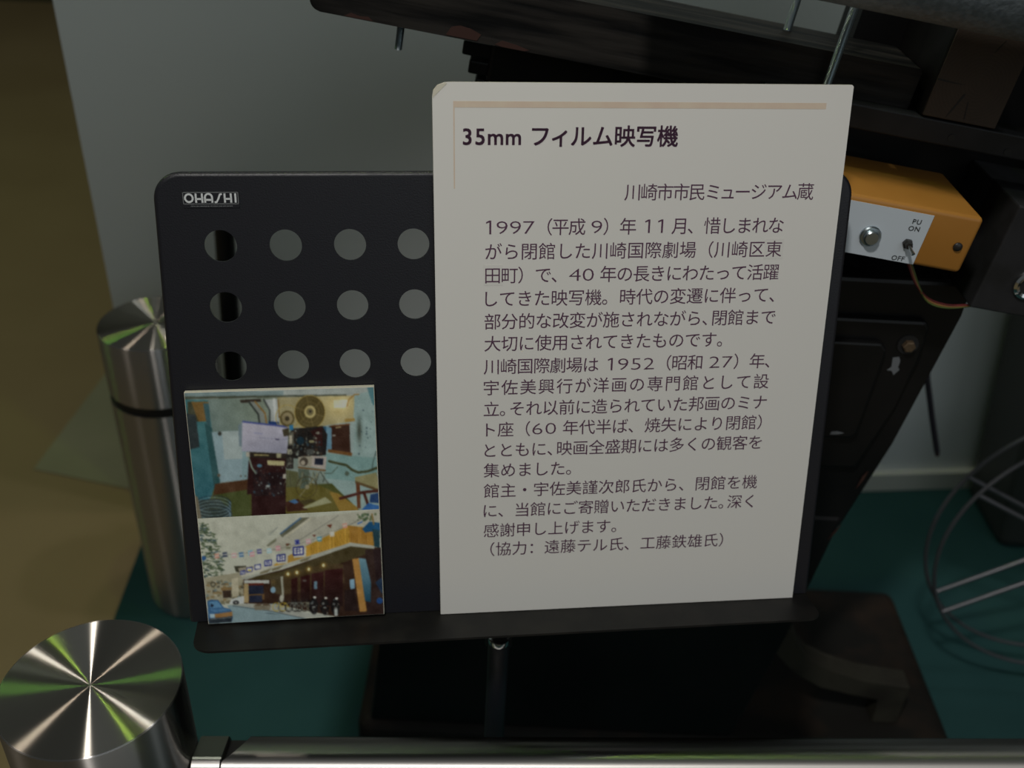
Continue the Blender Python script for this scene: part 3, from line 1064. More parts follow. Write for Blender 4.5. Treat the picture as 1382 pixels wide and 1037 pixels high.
def paint_street():
    p = Picture(280, 166, [(80, 100), (1294, 58), (1328, 784), (150, 840)])
    R_ = random.Random(5)
    P, D, Ln = p.poly, p.disc, p.line
    P([(0, 0), (1400, 0), (1400, 900), (0, 900)], (176, 178, 160))
    # pale buildings on the skyline
    P([(540, 280), (640, 220), (820, 106), (1300, 60), (1300, 200), (800, 330), (560, 330)], (166, 164, 146))
    P([(622, 216), (760, 108), (822, 106), (642, 238)], (96, 96, 74)); Ln([(630, 212), (764, 110)], 10, (58, 92, 126))
    P([(650, 228), (826, 108), (850, 108), (680, 230)], (178, 174, 152))
    P([(535, 290), (600, 240), (600, 262), (545, 300)], (118, 120, 96))
    Ln([(560, 212), (610, 168)], 4, (110, 116, 112))
    D(560, 212, 28, (140, 144, 130), 0.6, ry=20, soft=1)
    # trees
    for _ in range(210):
        t = R_.random()
        y = 130 + t * 380
        x = R_.uniform(88, 125 + 120 * math.sin(min(1, t * 1.15) * math.pi / 1.7))
        a = R_.uniform(-0.6, 0.6)
        l = R_.uniform(8, 26)
        Ln([(x, y), (x + l * math.cos(a), y + l * math.sin(a))], R_.uniform(5, 11), R_.choice([(66, 84, 52), (50, 66, 48), (84, 100, 74), (62, 84, 92), (100, 112, 88)]), 0.85)
    D(118, 372, 16, (44, 88, 140))
    # houses at the far end of the street
    P([(120, 510), (385, 470), (400, 690), (140, 690)], (150, 144, 118))
    for _ in range(60):
        x, y = R_.uniform(130, 380), R_.uniform(520, 680)
        P([(x, y), (x + R_.uniform(10, 34), y - 3), (x + R_.uniform(10, 34), y + R_.uniform(8, 26)), (x, y + R_.uniform(8, 22))], R_.choice([(104, 96, 66), (170, 164, 140), (66, 64, 52), (130, 104, 60), (94, 116, 118)]), 0.75)
    P([(230, 580), (310, 575), (335, 592), (232, 602)], (126, 98, 56)); P([(240, 600), (300, 598), (296, 650), (246, 655)], (58, 44, 34))
    D(178, 555, 18, (70, 66, 52), inner=0.6)
    P([(300, 520), (345, 510), (350, 640), (305, 650)], (176, 168, 140))
    P([(318, 430), (400, 430), (385, 480), (330, 470)], (60, 58, 44)); P([(345, 445), (450, 430), (455, 465), (360, 490)], (150, 142, 120))
    # building under the canopy
    P([(380, 525), (640, 460), (1100, 305), (1330, 320), (1340, 790), (1000, 800), (600, 705), (380, 695)], (54, 34, 24))
    P([(380, 520), (640, 470), (1100, 300), (1290, 330), (1100, 400), (900, 470), (640, 520), (540, 530)], (70, 60, 34))
    P([(560, 520), (640, 500), (640, 640), (570, 620)], (72, 62, 40)); D(580, 545, 24, (108, 84, 44), 0.7, soft=1)
    P([(640, 500), (930, 420), (1050, 430), (1060, 560), (640, 640)], (76, 60, 34), 0.8)
    for q in [(700, 528, 742, 690), (764, 512, 826, 690), (836, 492, 918, 705), (926, 470, 1048, 725)]:
        P([(q[0], q[1]), (q[2], q[1] - 14), (q[2], q[3]), (q[0], q[3])], (54, 20, 20), grad=((36, 20, 18), (q[0], q[1]), (q[0], q[3])))
    P([(628, 510), (644, 505), (652, 660), (638, 665)], (150, 150, 132))
    P([(852, 548), (874, 544), (874, 600), (854, 602)], (92, 124, 140)); D(578, 602, 17, (120, 156, 176), ry=22)
    P([(1095, 538), (1126, 532), (1130, 600), (1100, 606)], (120, 160, 182)); P([(1060, 610), (1130, 605), (1150, 760), (1060, 760)], (40, 26, 24))
    D(790, 540, 14, (110, 116, 108), 0.6, ry=8)
    for x, y in [(678, 492), (738, 482), (818, 460), (917, 434)]:
        D(x, y, 26, (190, 150, 60), 0.7, soft=1); D(x, y, 8, (244, 226, 160), ry=11)
    P([(384, 530), (552, 532), (552, 556), (386, 552)], (176, 180, 172)); P([(384, 552), (416, 556), (414, 692), (380, 690)], (164, 142, 96))
    P([(414, 566), (514, 566), (514, 632), (414, 632)], (30, 36, 54)); P([(414, 552), (514, 552), (514, 568), (414, 568)], (92, 34, 22))
    P([(416, 632), (520, 628), (520, 670), (416, 672)], (126, 92, 44), 0.7); P([(418, 640), (505, 638), (505, 688), (418, 688)], (34, 40, 60))
    # canopy fascia
    P([(560, 440), (700, 355), (800, 300), (1090, 164), (1096, 282), (800, 376), (660, 420)], (186, 140, 44))
    P([(600, 400), (800, 310), (800, 376), (640, 425)], (168, 128, 48))
    for k in range(26):
        x = 800 + k * 11.5
        y = 300 - (x - 800) * 0.469
        Ln([(x, y + 6), (x + 2, y + 84 + (x - 800) * 0.10)], 3, R_.choice([(150, 104, 28), (206, 160, 62), (120, 84, 26)]), 0.7)
    P([(1090, 164), (1248, 186), (1266, 306), (1096, 280)], (160, 112, 36))
    for k in range(12):
        x = 1104 + k * 12.5
        Ln([(x, 170 + k * 1.8), (x + 4, 284 + k * 1.7)], 3, R_.choice([(120, 80, 26), (186, 136, 56)]), 0.7)
    P([(360, 516), (560, 462), (800, 374), (1098, 282), (1264, 306), (1264, 326), (1100, 306), (780, 408), (560, 470), (400, 528)], (158, 160, 146))
    Ln([(1090, 162), (1250, 184)], 5, (170, 168, 140)); Ln([(800, 298), (1090, 162)], 5, (160, 150, 110))
    for x, y in [(790, 402), (600, 460), (520, 482)]:
        P([(x - 30, y - 6), (x + 50, y - 34), (x + 20, y - 4), (x - 30, y + 8)], (120, 112, 84))
    # pillar and right edge
    P([(1200, 330), (1330, 320), (1340, 790), (1215, 790)], (50, 34, 30))
    P([(1112, 394), (1158, 388), (1212, 764), (1164, 768)], (172, 122, 56))
    P([(1156, 388), (1204, 394), (1240, 560), (1238, 700), (1200, 690)], (96, 136, 152), grad=((26, 70, 92), (1170, 420), (1225, 690)))
    P([(1255, 330), (1320, 330), (1325, 600), (1280, 620)], (42, 28, 30)); D(1300, 690, 22, (30, 70, 130)); P([(1270, 560), (1320, 520), (1320, 650)], (26, 60, 96), 0.7)
    P([(1180, 190), (1230, 140), (1300, 150), (1300, 200), (1200, 215)], (22, 76, 118)); P([(1248, 190), (1300, 200), (1300, 320), (1262, 310)], (30, 62, 72))
    for _ in range(24):
        D(R_.uniform(1150, 1270), R_.uniform(88, 130), R_.uniform(5, 12), R_.choice([(60, 84, 60), (84, 100, 66)]), 0.9)
    Ln([(1246, 90), (1258, 160)], 10, (130, 104, 52)); Ln([(1020, 96), (750, 262)], 3, (100, 100, 92)); Ln([(1180, 120), (1060, 176)], 3, (90, 90, 84))
    # street
    P([(270, 706), (600, 700), (800, 800), (780, 830), (140, 850), (300, 760)], (126, 150, 154))
    P([(285, 700), (600, 705), (800, 770), (1000, 796), (780, 806), (560, 752)], (156, 158, 146))
    Ln([(310, 712), (560, 752), (780, 808)], 5, (74, 86, 90)); P([(500, 764), (560, 764), (620, 780), (560, 776)], (88, 106, 112), 0.8)
    for x in (480, 532):
        D(x, 712, 34, (160, 154, 132), ry=12); P([(x - 32, 712), (x + 32, 712), (x + 24, 745), (x - 22, 745)], (120, 112, 92)); D(x, 708, 26, (92, 74, 54), ry=6)
    # white car
    P([(285, 690), (300, 664), (345, 650), (384, 640), (384, 694), (290, 700)], (186, 190, 184)); D(330, 688, 21, (40, 40, 40), ry=15); D(330, 688, 9, (140, 140, 136), ry=7)
    # blue car
    P([(140, 672), (165, 664), (212, 668), (250, 722), (290, 734), (304, 752), (310, 800), (300, 828), (148, 838)], (50, 92, 134))
    P([(150, 680), (205, 674), (240, 722), (160, 726)], (84, 134, 172)); P([(165, 690), (185, 706), (172, 720), (160, 712)], (30, 40, 60))
    P([(156, 735), (250, 730), (300, 742), (190, 756)], (70, 116, 158)); P([(188, 768), (306, 752), (308, 784), (192, 798)], (152, 108, 58))
    P([(156, 768), (188, 766), (190, 796), (160, 798)], (150, 176, 190)); P([(152, 800), (308, 786), (300, 828), (150, 838)], (38, 46, 54)); Ln([(160, 806), (300, 794)], 5, (110, 116, 116))
    # bicycles and mopeds
    for x in (600, 645, 690, 716, 752, 792, 830):
        c = (176, 150, 44) if x < 680 else R_.choice([(120, 120, 100), (96, 100, 92), (150, 140, 90)])
        D(x, 724, 27, c, ry=32, inner=0.84); D(x + 38, 730, 26, (30, 26, 24), ry=31, inner=0.84)
        Ln([(x, 724), (x + 16, 690), (x + 40, 728)], 5, c); Ln([(x + 8, 672), (x + 18, 692)], 4, (60, 60, 56)); Ln([(x + 12, 690), (x + 34, 684)], 5, (24, 22, 22))
    for x, y in [(850, 720), (925, 726), (998, 730)]:
        D(x, y, 30, (24, 20, 20), ry=56); D(x + 4, y + 34, 22, (34, 30, 30), ry=28)
        D(x + 8, y - 60, 10, (206, 206, 192), ry=8); D(x - 10, y - 20, 9, (90, 92, 88)); D(x + 2, y + 8, 12, (120, 122, 116), ry=6)
        for _ in range(7):
            D(x + R_.uniform(-28, 28), y + R_.uniform(-56, 56), R_.uniform(3, 6), R_.choice([(130, 130, 120), (80, 50, 36), (70, 80, 84)]))
    P([(990, 745), (1012, 745), (1014, 795), (994, 796)], (170, 174, 168)); D(635, 665, 14, (170, 168, 150), ry=26)
    Ln([(618, 690), (620, 760)], 8, (120, 124, 118))
    # sign boxes hung under the fascia
    for i, (x, y, w) in enumerate([(376, 475, 34), (421, 457, 40), (476, 438, 42), (545, 412, 50), (632, 378, 60), (748, 332, 74)]):
        h = w * 0.82
        P([(x - w / 2 + 8, y - h / 2 + 14), (x + w / 2 + 16, y - h / 2 + 6), (x + w / 2 + 14, y + h / 2 + 12), (x - w / 2 + 6, y + h / 2 + 18)], (182, 178, 160))
        P([(x - w / 2, y - h / 2 + 3), (x + w / 2, y - h / 2 - 4), (x + w / 2, y + h / 2 - 3), (x - w / 2, y + h / 2 + 4)], (26, 36, 122))
        P([(x - w * .38, y - h * .34 + 2), (x + w * .38, y - h * .38), (x + w * .38, y + h * .34), (x - w * .38, y + h * .38)], (216, 214, 198))
        cc = (36, 44, 120)
        q = w * 0.26
        if i == 0:
            for dx in (-0.8, 0, 0.8):
                Ln([(x + dx * q, y - q), (x + dx * q, y + q)], w * 0.1, cc)
        elif i == 2:
            pass
        elif i == 1:
            P([(x - q, y), (x + q, y - 2), (x + q, y + q), (x - q, y + q)], (196, 170, 60))
        else:
            Ln([(x - q, y - q * .4), (x + q * .2, y - q * .6)], w * 0.08, cc); Ln([(x - q * .5, y - q), (x - q * .5, y + q)], w * 0.07, cc)
            Ln([(x - q, y + q * .4), (x + q * .1, y + q * .3)], w * 0.07, cc); Ln([(x + q * .5, y - q), (x + q * .6, y + q)], w * 0.07, cc)
            Ln([(x + q * .2, y + q * .1), (x + q, y - q * .1)], w * 0.07, cc)
    # bunting
    Ln([(190, 350), (300, 350), (430, 338), (600, 318), (740, 288), (900, 240), (1080, 164)], 3, (120, 116, 108))
    cols = [(196, 132, 112), (44, 58, 84), (206, 150, 150), (66, 112, 156), (110, 168, 190), (208, 140, 146), (74, 76, 132), (150, 190, 198), (206, 140, 150), (108, 108, 78), (62, 76, 160), (210, 150, 156), (70, 140, 160), (196, 190, 176), (206, 140, 120)]
    fx = [(205, 358), (258, 350), (318, 356), (366, 352), (428, 340), (438, 350), (486, 332), (552, 328), (612, 312), (680, 300), (740, 272), (815, 268), (890, 254), (975, 222), (1062, 166)]
    for (x, y), c in zip(fx, cols):
        P([(x - 17, y - 15), (x + 14, y - 19), (x + 18, y + 14), (x - 13, y + 18)], c, 0.9)
        P([(x - 14, y - 3), (x + 15, y - 7), (x + 15, y + 1), (x - 14, y + 4)], (214, 208, 196), 0.7)
    P([(938, 160), (976, 154), (965, 180)], (110, 54, 34)); P([(842, 224), (868, 222), (856, 240)], (100, 50, 36)); P([(728, 266), (754, 264), (742, 288)], (34, 40, 120))
    P([(1145, 150), (1185, 134), (1180, 146), (1150, 160)], (60, 100, 160))
    P([(662, 282), (690, 280), (676, 300)], (96, 50, 34))
    return p.result(1.75)


def print_mat():
    m = bpy.data.materials.new('photographic_print')
    m.use_nodes = True
    nt = m.node_tree
    b = nt.nodes['Principled BSDF']
    b.inputs['Roughness'].default_value = 0.35
    b.inputs['Specular IOR Level'].default_value = 0.3
    a = nt.nodes.new('ShaderNodeAttribute')
    a.attribute_name = 'print'
    nt.links.new(a.outputs['Color'], b.inputs['Base Color'])
    return m


M['print'] = print_mat()


def print_sheet(name, img, quad, parent, z):
    """grid mesh, one face per dot of the print"""
    h, w, _ = img.shape
    u = np.linspace(0, 1, w + 1)
    v = np.linspace(0, 1, h + 1)
    U, V = np.meshgrid(u, v)
    q = [np.array(p) for p in quad]
    P = ((1 - U) * (1 - V))[..., None] * q[0] + (U * (1 - V))[..., None] * q[1] + (U * V)[..., None] * q[2] + ((1 - U) * V)[..., None] * q[3]
    co = np.concatenate([P, np.full(P.shape[:2] + (1,), z)], -1).reshape(-1, 3)
    idx = np.arange((w + 1) * (h + 1)).reshape(h + 1, w + 1)
    f = np.stack([idx[:-1, :-1], idx[1:, :-1], idx[1:, 1:], idx[:-1, 1:]], -1).reshape(-1, 4)
    me = bpy.data.meshes.new(name)
    me.vertices.add(len(co))
    me.vertices.foreach_set('co', co.ravel().astype(np.float32))
    me.loops.add(f.size)
    me.loops.foreach_set('vertex_index', f.ravel().astype(np.int32))
    me.polygons.add(len(f))
    me.polygons.foreach_set('loop_start', np.arange(0, f.size, 4, dtype=np.int32))
    me.polygons.foreach_set('loop_total', np.full(len(f), 4, dtype=np.int32))
    # dot colours averaged onto the vertices so the print is continuous-tone
    k = np.pad(img, ((1, 1), (1, 1), (0, 0)), mode='edge')
    vc = (k[:-1, :-1] + k[1:, :-1] + k[:-1, 1:] + k[1:, 1:]) / 4
    rgba = np.concatenate([vc.reshape(-1, 3), np.ones((len(co), 1))], 1)
    me.update(calc_edges=True)
    at = me.color_attributes.new('print', 'FLOAT_COLOR', 'POINT')
    at.data.foreach_set('color', rgba.ravel().astype(np.float32))
    me.materials.append(M['print'])
    o = bpy.data.objects.new(name, me)
    COL.objects.link(o)
    o.parent = parent
    return o


photo = empty('photo_board', 'small board with two colour snapshots leaning on the left of the music stand', 'photo board', mtx=SIGN)
pq = [(-0.1834, -0.2183), (-0.0459, -0.2172), (-0.0441, -0.4122), (-0.1827, -0.4140)]
b = MB()
b.prism([pq[3], pq[2], pq[1], pq[0]], -0.0046, -0.0002, axis='z', bevel=0.0004)
b.build('backing_board', M['edge'], photo)
split_l = (pq[0][0] + (pq[3][0] - pq[0][0]) * 0.522, pq[0][1] + (pq[3][1] - pq[0][1]) * 0.522)
split_r = (pq[1][0] + (pq[2][0] - pq[1][0]) * 0.517, pq[1][1] + (pq[2][1] - pq[1][1]) * 0.517)
ins = 0.0005
up = print_sheet('upper_snapshot', paint_booth(), [(pq[0][0] + ins, pq[0][1] - ins), (pq[1][0] - ins, pq[1][1] - ins), (split_r[0] - ins, split_r[1]), (split_l[0] + ins, split_l[1])], photo, 0.0)
up['label'] = 'colour snapshot of a film projector in a projection booth'
lo = print_sheet('lower_snapshot', paint_street(), [(split_l[0] + ins, split_l[1]), (split_r[0] - ins, split_r[1]), (pq[2][0] - ins, pq[2][1] + ins), (pq[3][0] + ins, pq[3][1] + ins)], photo, 0.0)
lo['label'] = 'colour snapshot of a cinema front with parked bicycles and flags'

# ------------------------------------------------------------------ the film projector (old machine behind the desk)
proj = empty('film_projector', 'old black film projector machinery with beam, rods and pedestal behind the caption board', 'film projector', loc=(0.2, 1.15, 0.0))
U1, U2 = 0.87, 0.81      # drawing units of the head and of the pedestal, in metres
SU1, SU2 = Matrix.Scale(U1, 4), Matrix.Scale(U2, 4)
MACH = Matrix.Translation((0, 0, 0.8825)) @ Matrix.Rotation(R8, 4, 'Y') @ SU1      # tilted head: local x along, z up
bpy.context.view_layer.update()
PL = proj.matrix_world.inverted()
PM = PL @ MACH
PC = PL @ Matrix.Translation((0, 0, -0.0745)) @ SU2
PH = PL @ Matrix.Translation((0, 0, -0.1615)) @ SU1

b = MB()
b.box(-0.170, 0.571, 0.80, 1.0845, 0.0, 0.07, bevel=0.016, seg=4)
b.build('plinth', M['plinth'], proj, mtx=PL)
b = MB()
b.prism([(-0.1900, 0.17), (0.360, 0.17), (0.4022, 0.4043), (0.434, 0.62), (-0.118, 0.62), (-0.172, 0.3344)], 1.0, 1.30, axis='y', bevel=0.006)
b.build('pedestal', M['black'], proj, mtx=PC)
b = MB()
b.prism([(0.10, 0.60), (0.434, 0.60), (0.4672, 0.7387), (0.4997, 0.9185), (0.506, 0.96), (0.14, 0.96)], 1.002, 1.24, axis='y', bevel=0.005)
b.build('column', M['black'], proj, mtx=PC)
# cast brace curving from the pedestal down to the plinth
b = MB()
b.prism([(0.385, 0.355), (0.425, 0.372), (0.440, 0.335), (0.462, 0.305), (0.50, 0.284), (0.55, 0.270), (0.625, 0.262),
         (0.625, 0.178), (0.585, 0.178), (0.585, 0.234), (0.545, 0.238), (0.49, 0.250), (0.445, 0.278), (0.415, 0.315)], 1.04, 1.075, axis='y', bevel=0.003)
b.build('foot_brace', mat('lit_grey_enamel', (0.040, 0.037, 0.027), 0.6, spec=0.25, noise=(20, (0.022, 0.019, 0.015), 0.45, 0.7)), proj, mtx=PC)  # light falling on the brace's top is put into this paler colour
# cover plates and bolts on the column front
b = MB()
b.prism([(0.30, 0.70), (0.428, 0.705), (0.452, 0.800), (0.4645, 0.862), (0.4655, 0.905), (0.459, 0.9143), (0.30, 0.9143)], 0.992, 1.002, axis='y', bevel=0.004)
cover = b.build('cover_plate', M['black'], proj, mtx=PC)
b = MB()
b.prism([(0.28, 0.752), (0.408, 0.757), (0.4135, 0.765), (0.4205, 0.880), (0.412, 0.889), (0.28, 0.889)], 0.982, 0.992, axis='y', bevel=0.003)
b.build('inner_plate', M['black'], cover, mtx=SU2)
b = MB()
RY = Matrix.Translation((0.4453, 0.992, 0.8844)) @ Matrix.Rotation(math.radians(90), 4, 'X')
b.lathe([(0.0, 0.0), (0.0118, 0.0), (0.0118, 0.002), (0.0, 0.002)], seg=32, mtx=RY)
b.build('washer', M['bar'], cover, smooth=40, mtx=SU2)
b = MB()
b.lathe([(0.0, 0.0), (0.0072, 0.002), (0.0072, 0.0075), (0.0058, 0.0085), (0.0, 0.0085)], seg=6, mtx=RY)
b.build('bolt', M['brassbolt'], cover, mtx=SU2)
b = MB()
b.prism([(0.4330, 0.866), (0.4400, 0.8672), (0.4425, 0.862), (0.4420, 0.8535), (0.4445, 0.8505), (0.4395, 0.843), (0.4360, 0.8485), (0.4305, 0.849), (0.4345, 0.8535)], 0.9915, 0.9921, axis='y')
b.build('paint_chip', M['greychip'], cover, mtx=SU2)
b = MB()
b.prism([(0.381, 0.7615), (0.3905, 0.7625), (0.397, 0.7645), (0.389, 0.7665), (0.382, 0.7655)], 0.9815, 0.9821, axis='y')
b.build('paint_chip', M['greychip'], cover, mtx=SU2)
for poly in ([(0.4205, 0.580), (0.4275, 0.592), (0.4330, 0.607), (0.4290, 0.600)], [(0.395, 0.486), (0.402, 0.505), (0.408, 0.524), (0.401, 0.515)], [(0.4385, 0.668), (0.4450, 0.684), (0.4470, 0.696), (0.4420, 0.687)]):
    b = MB()
    b.prism(poly, 0.9993, 1.0005, axis='y')
    b.build('rust_streak', M['chip'], proj, mtx=PC)

# head body under the beam (tilted frame)
b = MB()
b.box(-0.035, 0.53, 1.0, 1.25, -0.215, -0.004, bevel=0.004)
for k in range(4):
    b.box(-0.0625 + 0.0085 * k, 0.0, 1.004, 1.06, -0.030 - 0.017 * k, -0.0165 - 0.017 * k, bevel=0.002)
b.build('head_casing', M['black'], proj, mtx=PM)
b = MB()
b.prism(rrect(-0.2045, 0.362, -0.0015, 0.052, [0.010, 0.002, 0.002, 0.004]), 0.95, 1.03, axis='y', bevel=0.0015)
beam = b.build('support_beam', M['beam'], proj, mtx=PM)
chips = [([(-0.078, 0.000), (-0.074, 0.008), (-0.066, 0.0105), (-0.056, 0.0095), (-0.046, 0.006), (-0.049, 0.000)]),
         ([(-0.032, 0.0), (-0.026, 0.0045), (-0.012, 0.003), (0.000, 0.0005), (-0.004, -0.001), (-0.026, -0.001)]),
         ([(-0.172, -0.0008), (-0.166, 0.0030), (-0.158, 0.0015), (-0.150, 0.0024), (-0.145, -0.0008)])]
for c in chips:
    b = MB()
    b.prism(c, 0.9493, 0.9502, axis='y')
    b.build('paint_chip', M['chip'], beam, mtx=SU1)
b = MB()
b.box(0.22, 0.62, 0.931, 0.9495, -0.008, 0.0145, bevel=0.0015)
bar = b.build('support_bar', M['bar'], proj, mtx=PM)
for (a, c) in ((0.405, 0.001), (0.462, -0.002)):
    b = MB()
    b.lathe([(0.0, 0.0), (0.0035, 0.0), (0.0035, 0.0006), (0.0, 0.0006)], seg=16, mtx=Matrix.Translation((a, 0.931, c)) @ Matrix.Rotation(math.radians(90), 4, 'X'))
    b.build('screw_hole', M['groove'], bar, mtx=SU1)
# timber block: dark sides, bare end grain
b = MB()
b.box(0.369, 0.4425, 0.9335, 1.25, 0.0150, 0.104, bevel=0.002)
tb = b.build('timber_block', M['black'], proj, mtx=PM)
b = MB()
b.box(-0.0355, 0.0355, -0.002, 0.0, -0.0435, 0.0435, bevel=0.0008)
eg = b.build('end_grain', M['endgrain'], tb, mtx=SU1 @ Matrix.Translation((0.4058, 0.9337, 0.0598)))
b = MB()
b.prism([(-0.0355, -0.0085), (-0.020, -0.0098), (-0.010, -0.0098), (-0.020, -0.0106), (-0.0355, -0.0102)], -0.0023, -0.0018, axis='y')
b.build('drying_crack', M['groove'], eg, mtx=SU1)
b = MB()
b.prism([(-0.0065, -0.018), (-0.0045, -0.018), (-0.0115, -0.037), (-0.0145, -0.0425), (-0.0120, -0.034)], -0.0023, -0.0018, axis='y')
b.build('drying_crack', M['groove'], eg, mtx=SU1)
b = MB()
b.prism([(0.0, -0.024), (0.0008, -0.024), (0.0040, -0.040), (0.0030, -0.040)], -0.0023, -0.0018, axis='y')
b.build('drying_crack', M['groove'], eg, mtx=SU1)
b = MB()
b.prism([(0.0100, 0.034), (0.0108, 0.034), (0.0050, 0.022), (0.0045, 0.022)], -0.0023, -0.0018, axis='y')
b.build('drying_crack', M['groove'], eg, mtx=SU1)
# grey tube across the top
b = MB()
b.tube([(0.05, 0.81, 0.166), (0.75, 0.81, 0.166)], 0.05, seg=64)
b.build('lamp_tube', M['tube'], proj, mtx=PM, smooth=40)
b = MB()
b.box(0.62, 0.70, 0.80, 1.02, -0.10, 0.16, bevel=0.004)
b.build('tube_bracket', M['black'], proj, mtx=PM)
b = MB()
b.prism(rrect(0.320, 0.72, -0.10, 0.26, [0.018, 0.004, 0.004, 0.004]), 1.045, 1.10, axis='y', bevel=0.003)
b.build('rear_housing', M['black'], proj, mtx=PM)


def threaded_rod(x, y, z0, z1, r):
    """studding with a visible thread"""
    b = MB()
    prof = [(0.0, z0)]
    n = int((z1 - z0) / 0.0011)
    for i in range(n):
        z = z0 + i * (z1 - z0) / n
        prof += [(r, z), (r * 0.86, z + 0.5 * (z1 - z0) / n)]
    prof.append((0.0, z1))
    b.lathe(prof, seg=14, mtx=Matrix.Translation((x, y, 0)))
    return b.build('threaded_rod', M['zinc'], proj, mtx=PM)


threaded_rod(0.2760, 0.938, -0.06, 0.118, 0.0041)
threaded_rod(0.2425, 1.005, 0.03, 0.20, 0.0041)
threaded_rod(-0.1215, 0.972, -0.0275, 0.09, 0.0038)
# bracket box at right with chrome socket
b = MB()
b.box(0.469, 0.64, 0.88, 1.002, -0.143, -0.034, bevel=0.002)
brk = b.build('bracket_box', M['bar'], proj, mtx=PM)
b = MB()
RY2 = Matrix.Translation((0.5135, 0.88, -0.1085)) @ Matrix.Rotation(math.radians(90), 4, 'X')
b.lathe([(0.0095, -0.002), (0.0095, 0.003), (0.0125, 0.0045), (0.0150, 0.003), (0.0155, -0.001)], seg=48, mtx=RY2)
b.build('chrome_ring', M['chrome'], brk, smooth=40, mtx=SU1)
b = MB()
b.lathe([(0.0, 0.0005), (0.0098, 0.0005), (0.0098, -0.002)], seg=32, mtx=RY2)
b.build('socket', M['groove'], brk, mtx=SU1)
# loose cable hanging behind the column
b = MB()
b.tube([(0.535, 1.18, 0.86), (0.560, 1.195, 0.775), (0.580, 1.2, 0.712), (0.604, 1.2, 0.648), (0.628, 1.2, 0.587)], 0.0042, seg=12)
cb = b.build('hanging_cable', M['cable'], proj, mtx=PH, smooth=60)
b = MB()
b.tube([(0.628, 1.2, 0.587), (0.630, 1.2, 0.581)], 0.0032, seg=10)
b.build('cable_end', M['chip'], cb, mtx=SU1)
# reel shaft and the arm that carries it, right of the frame
b = MB()
b.tube([(0.7491, 0.94, 0.2544), (0.7491, 1.06, 0.2544)], 0.008, seg=20)
b.box(0.735, 0.90, 1.035, 1.06, 0.235, 0.275, bevel=0.004)
b.box(0.86, 0.90, 0.70, 1.06, 0.235, 0.275, bevel=0.004)
b.box(0.86, 0.90, 0.69, 0.73, 0.235, 0.94, bevel=0.004)
b.box(0.62, 0.90, 0.69, 0.73, 0.90, 0.94, bevel=0.004)
b.build('reel_arm', M['black'], proj, mtx=PL, smooth=30)

# ------------------------------------------------------------------ ochre switch box
box = empty('switch_box', 'ochre yellow metal switch box with white label at the right of the caption board', 'switch box', mtx=Matrix.Translation((0, 0, 0.8825)) @ Matrix.Rotation(R8, 4, 'Y'))
b = MB()
b.box(0.235, 0.4275, 0.85, 0.963, -0.0985, -0.0425, bevel=0.0045, seg=4)
b.build('case', M['yellow'], box, smooth=40, mtx=SU1)
b = MB()
b.box(0.26, 0.36, 0.962, 1.0005, -0.09, -0.05, bevel=0.002)
b.build('mounting_plate', M['bar'], box, mtx=SU1)
b = MB()
b.prism([(0.262, -0.0972), (0.3815, -0.0972), (0.3815, -0.0480), (0.262, -0.0480)], 0.8493, 0.8502, axis='y')
lab = b.build('label_plate', M['labelwhite'], box, mtx=SU1)
tx = []


def tilted_text(s_, x, z, em, rot):
    V, F = [], []
    pos = 0
    for ch in s_:
        vs, fs = glyph(ch, 0.012)
        i0 = len(V)
        mx = max(v[0] for v in vs)
        for v in vs:
            px, pz = (v[0] + pos - 0.62 * len(s_) / 2) * em, (v[1] - 0.35) * em
            V.append((x + px * math.cos(rot) - pz * math.sin(rot), 0.8490, z + px * math.sin(rot) + pz * math.cos(rot)))
        F += [tuple(i + i0 for i in f) for f in fs]
        pos += mx + 0.08
    return V, F


for s_, x, z in (('PU', 0.3682, -0.0563), ('ON', 0.3672, -0.0632), ('OFF', 0.3655, -0.0936)):
    V, F = tilted_text(s_, x, z, 0.0066, 0.06)
    me = bpy.data.meshes.new('label_text')
    me.from_pydata([(x_ * U1, y_ * U1, z_ * U1) for x_, y_, z_ in V], [], F)
    me.materials.append(M['groove'])
    o = bpy.data.objects.new('label_text', me)
    COL.objects.link(o)
    o.parent = lab
RB = Matrix.Rotation(math.radians(90), 4, 'X')
b = MB()
b.lathe([(0.0, 0.0), (0.0098, 0.0), (0.0098, 0.0018), (0.0088, 0.003), (0.0072, 0.0034), (0.0070, 0.006), (0.0058, 0.0072), (0.0, 0.0075)], seg=40, mtx=Matrix.Translation((0.3324, 0.8495, -0.0775)) @ RB)
b.build('push_button', M['zinc'], box, smooth=35, mtx=SU1)
b = MB()
b.lathe([(0.0, 0.0), (0.0048, 0.0), (0.0048, 0.003), (0.0036, 0.0036), (0.0034, 0.007), (0.0, 0.007)], seg=6, mtx=Matrix.Translation((0.368, 0.8495, -0.078)) @ RB)
sw = b.build('toggle_switch', M['darkplastic'], box, mtx=SU1)
b = MB()
b.tube([(0.368, 0.8435, -0.078), (0.3715, 0.836, -0.0825)], [0.0013, 0.0018], seg=10)
b.build('lever', M['chrome'], sw, smooth=40, mtx=SU1)
b = MB()
b.lathe([(0.0, 0.0), (0.0042, 0.0), (0.0042, 0.0012), (0.0030, 0.0024), (0.0, 0.0028)], seg=24, mtx=Matrix.Translation((0.4142, 0.8498, -0.0726)) @ RB)
b.build('screw', M['darkplastic'], box, smooth=40, mtx=SU1)
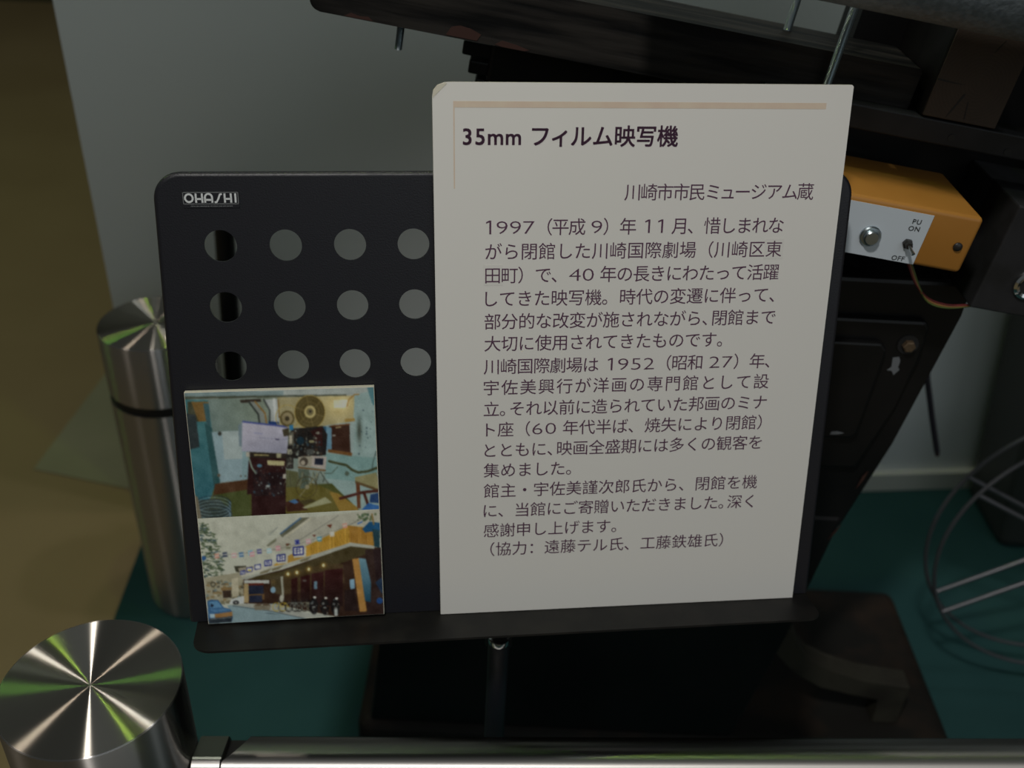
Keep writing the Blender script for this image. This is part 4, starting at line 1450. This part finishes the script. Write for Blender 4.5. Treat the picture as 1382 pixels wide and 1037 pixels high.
for k, m in enumerate(('wire_red', 'wire_orange', 'wire_green')):
    q = 0.0019 * k
    b = MB()
    pts = []
    ctrl = [(0.385 + q, 0.905, -0.099), (0.395 + q, 0.890, -0.112), (0.409 + q, 0.885, -0.130 - q * .4), (0.428 + q * .4, 0.885, -0.1435 - q), (0.452, 0.887, -0.1475 - q * .8), (0.480, 0.893, -0.1445 - q * .3), (0.500, 0.90, -0.143)]
    cv = [Vector(c) for c in ctrl]
    for i in range(len(cv) - 1):
        p0, p1, p2, p3 = cv[max(i - 1, 0)], cv[i], cv[i + 1], cv[min(i + 2, len(cv) - 1)]
        for t in (0, 0.25, 0.5, 0.75):
            pts.append(0.5 * ((2 * p1) + (p2 - p0) * t + (2 * p0 - 5 * p1 + 4 * p2 - p3) * t * t + (3 * p1 - p0 - 3 * p2 + p3) * t ** 3))
    pts.append(cv[-1])
    b.tube(pts, 0.0011, seg=8)
    w = b.build('wire', M[m], box, smooth=60, mtx=SU1)
    w['label'] = m.split('_')[1] + ' wire'

# ------------------------------------------------------------------ wire film reel
reel = empty('film_reel', 'large empty wire film reel with two rings at the right edge above the carpet', 'film reel', loc=(0.7491, 0.983, 0.2544))
RR = 0.1988
RXr = Matrix.Rotation(math.radians(90), 4, 'X')
for y in (0.0175, -0.0175):
    b = MB()
    b.torus(RR, 0.0025, seg=120, rs=8, mtx=Matrix.Translation((0, y, 0)) @ RXr)
    b.build('rim', M['reel'], reel, smooth=60)
for y in (0.0175, -0.0175):
    for k in range(6):
        a = math.radians(158 + 60 * k - 5)
        b = MB()
        b.tube([(0.03 * math.cos(a), y, 0.03 * math.sin(a)), (RR * math.cos(a), y, RR * math.sin(a))], 0.0030, seg=10)
        b.build('spoke', M['reel'], reel, smooth=60)
b = MB()
b.lathe([(0.0095, -0.032), (0.034, -0.032), (0.034, 0.032), (0.0095, 0.032), (0.0095, -0.032)], seg=40, mtx=RXr)
b.build('hub', M['black'], reel, smooth=40)

# ------------------------------------------------------------------ dark cabinet by the wall
b = MB()
b.prism([(0.816, 0.0), (1.21, 0.0), (1.21, 0.72), (0.736, 0.72)], 1.268, 1.417, axis='y', bevel=0.014)
tag(b.build('cabinet', M['cabinet']), 'dark grey cabinet with rounded edges standing against the white wall at right', 'cabinet')
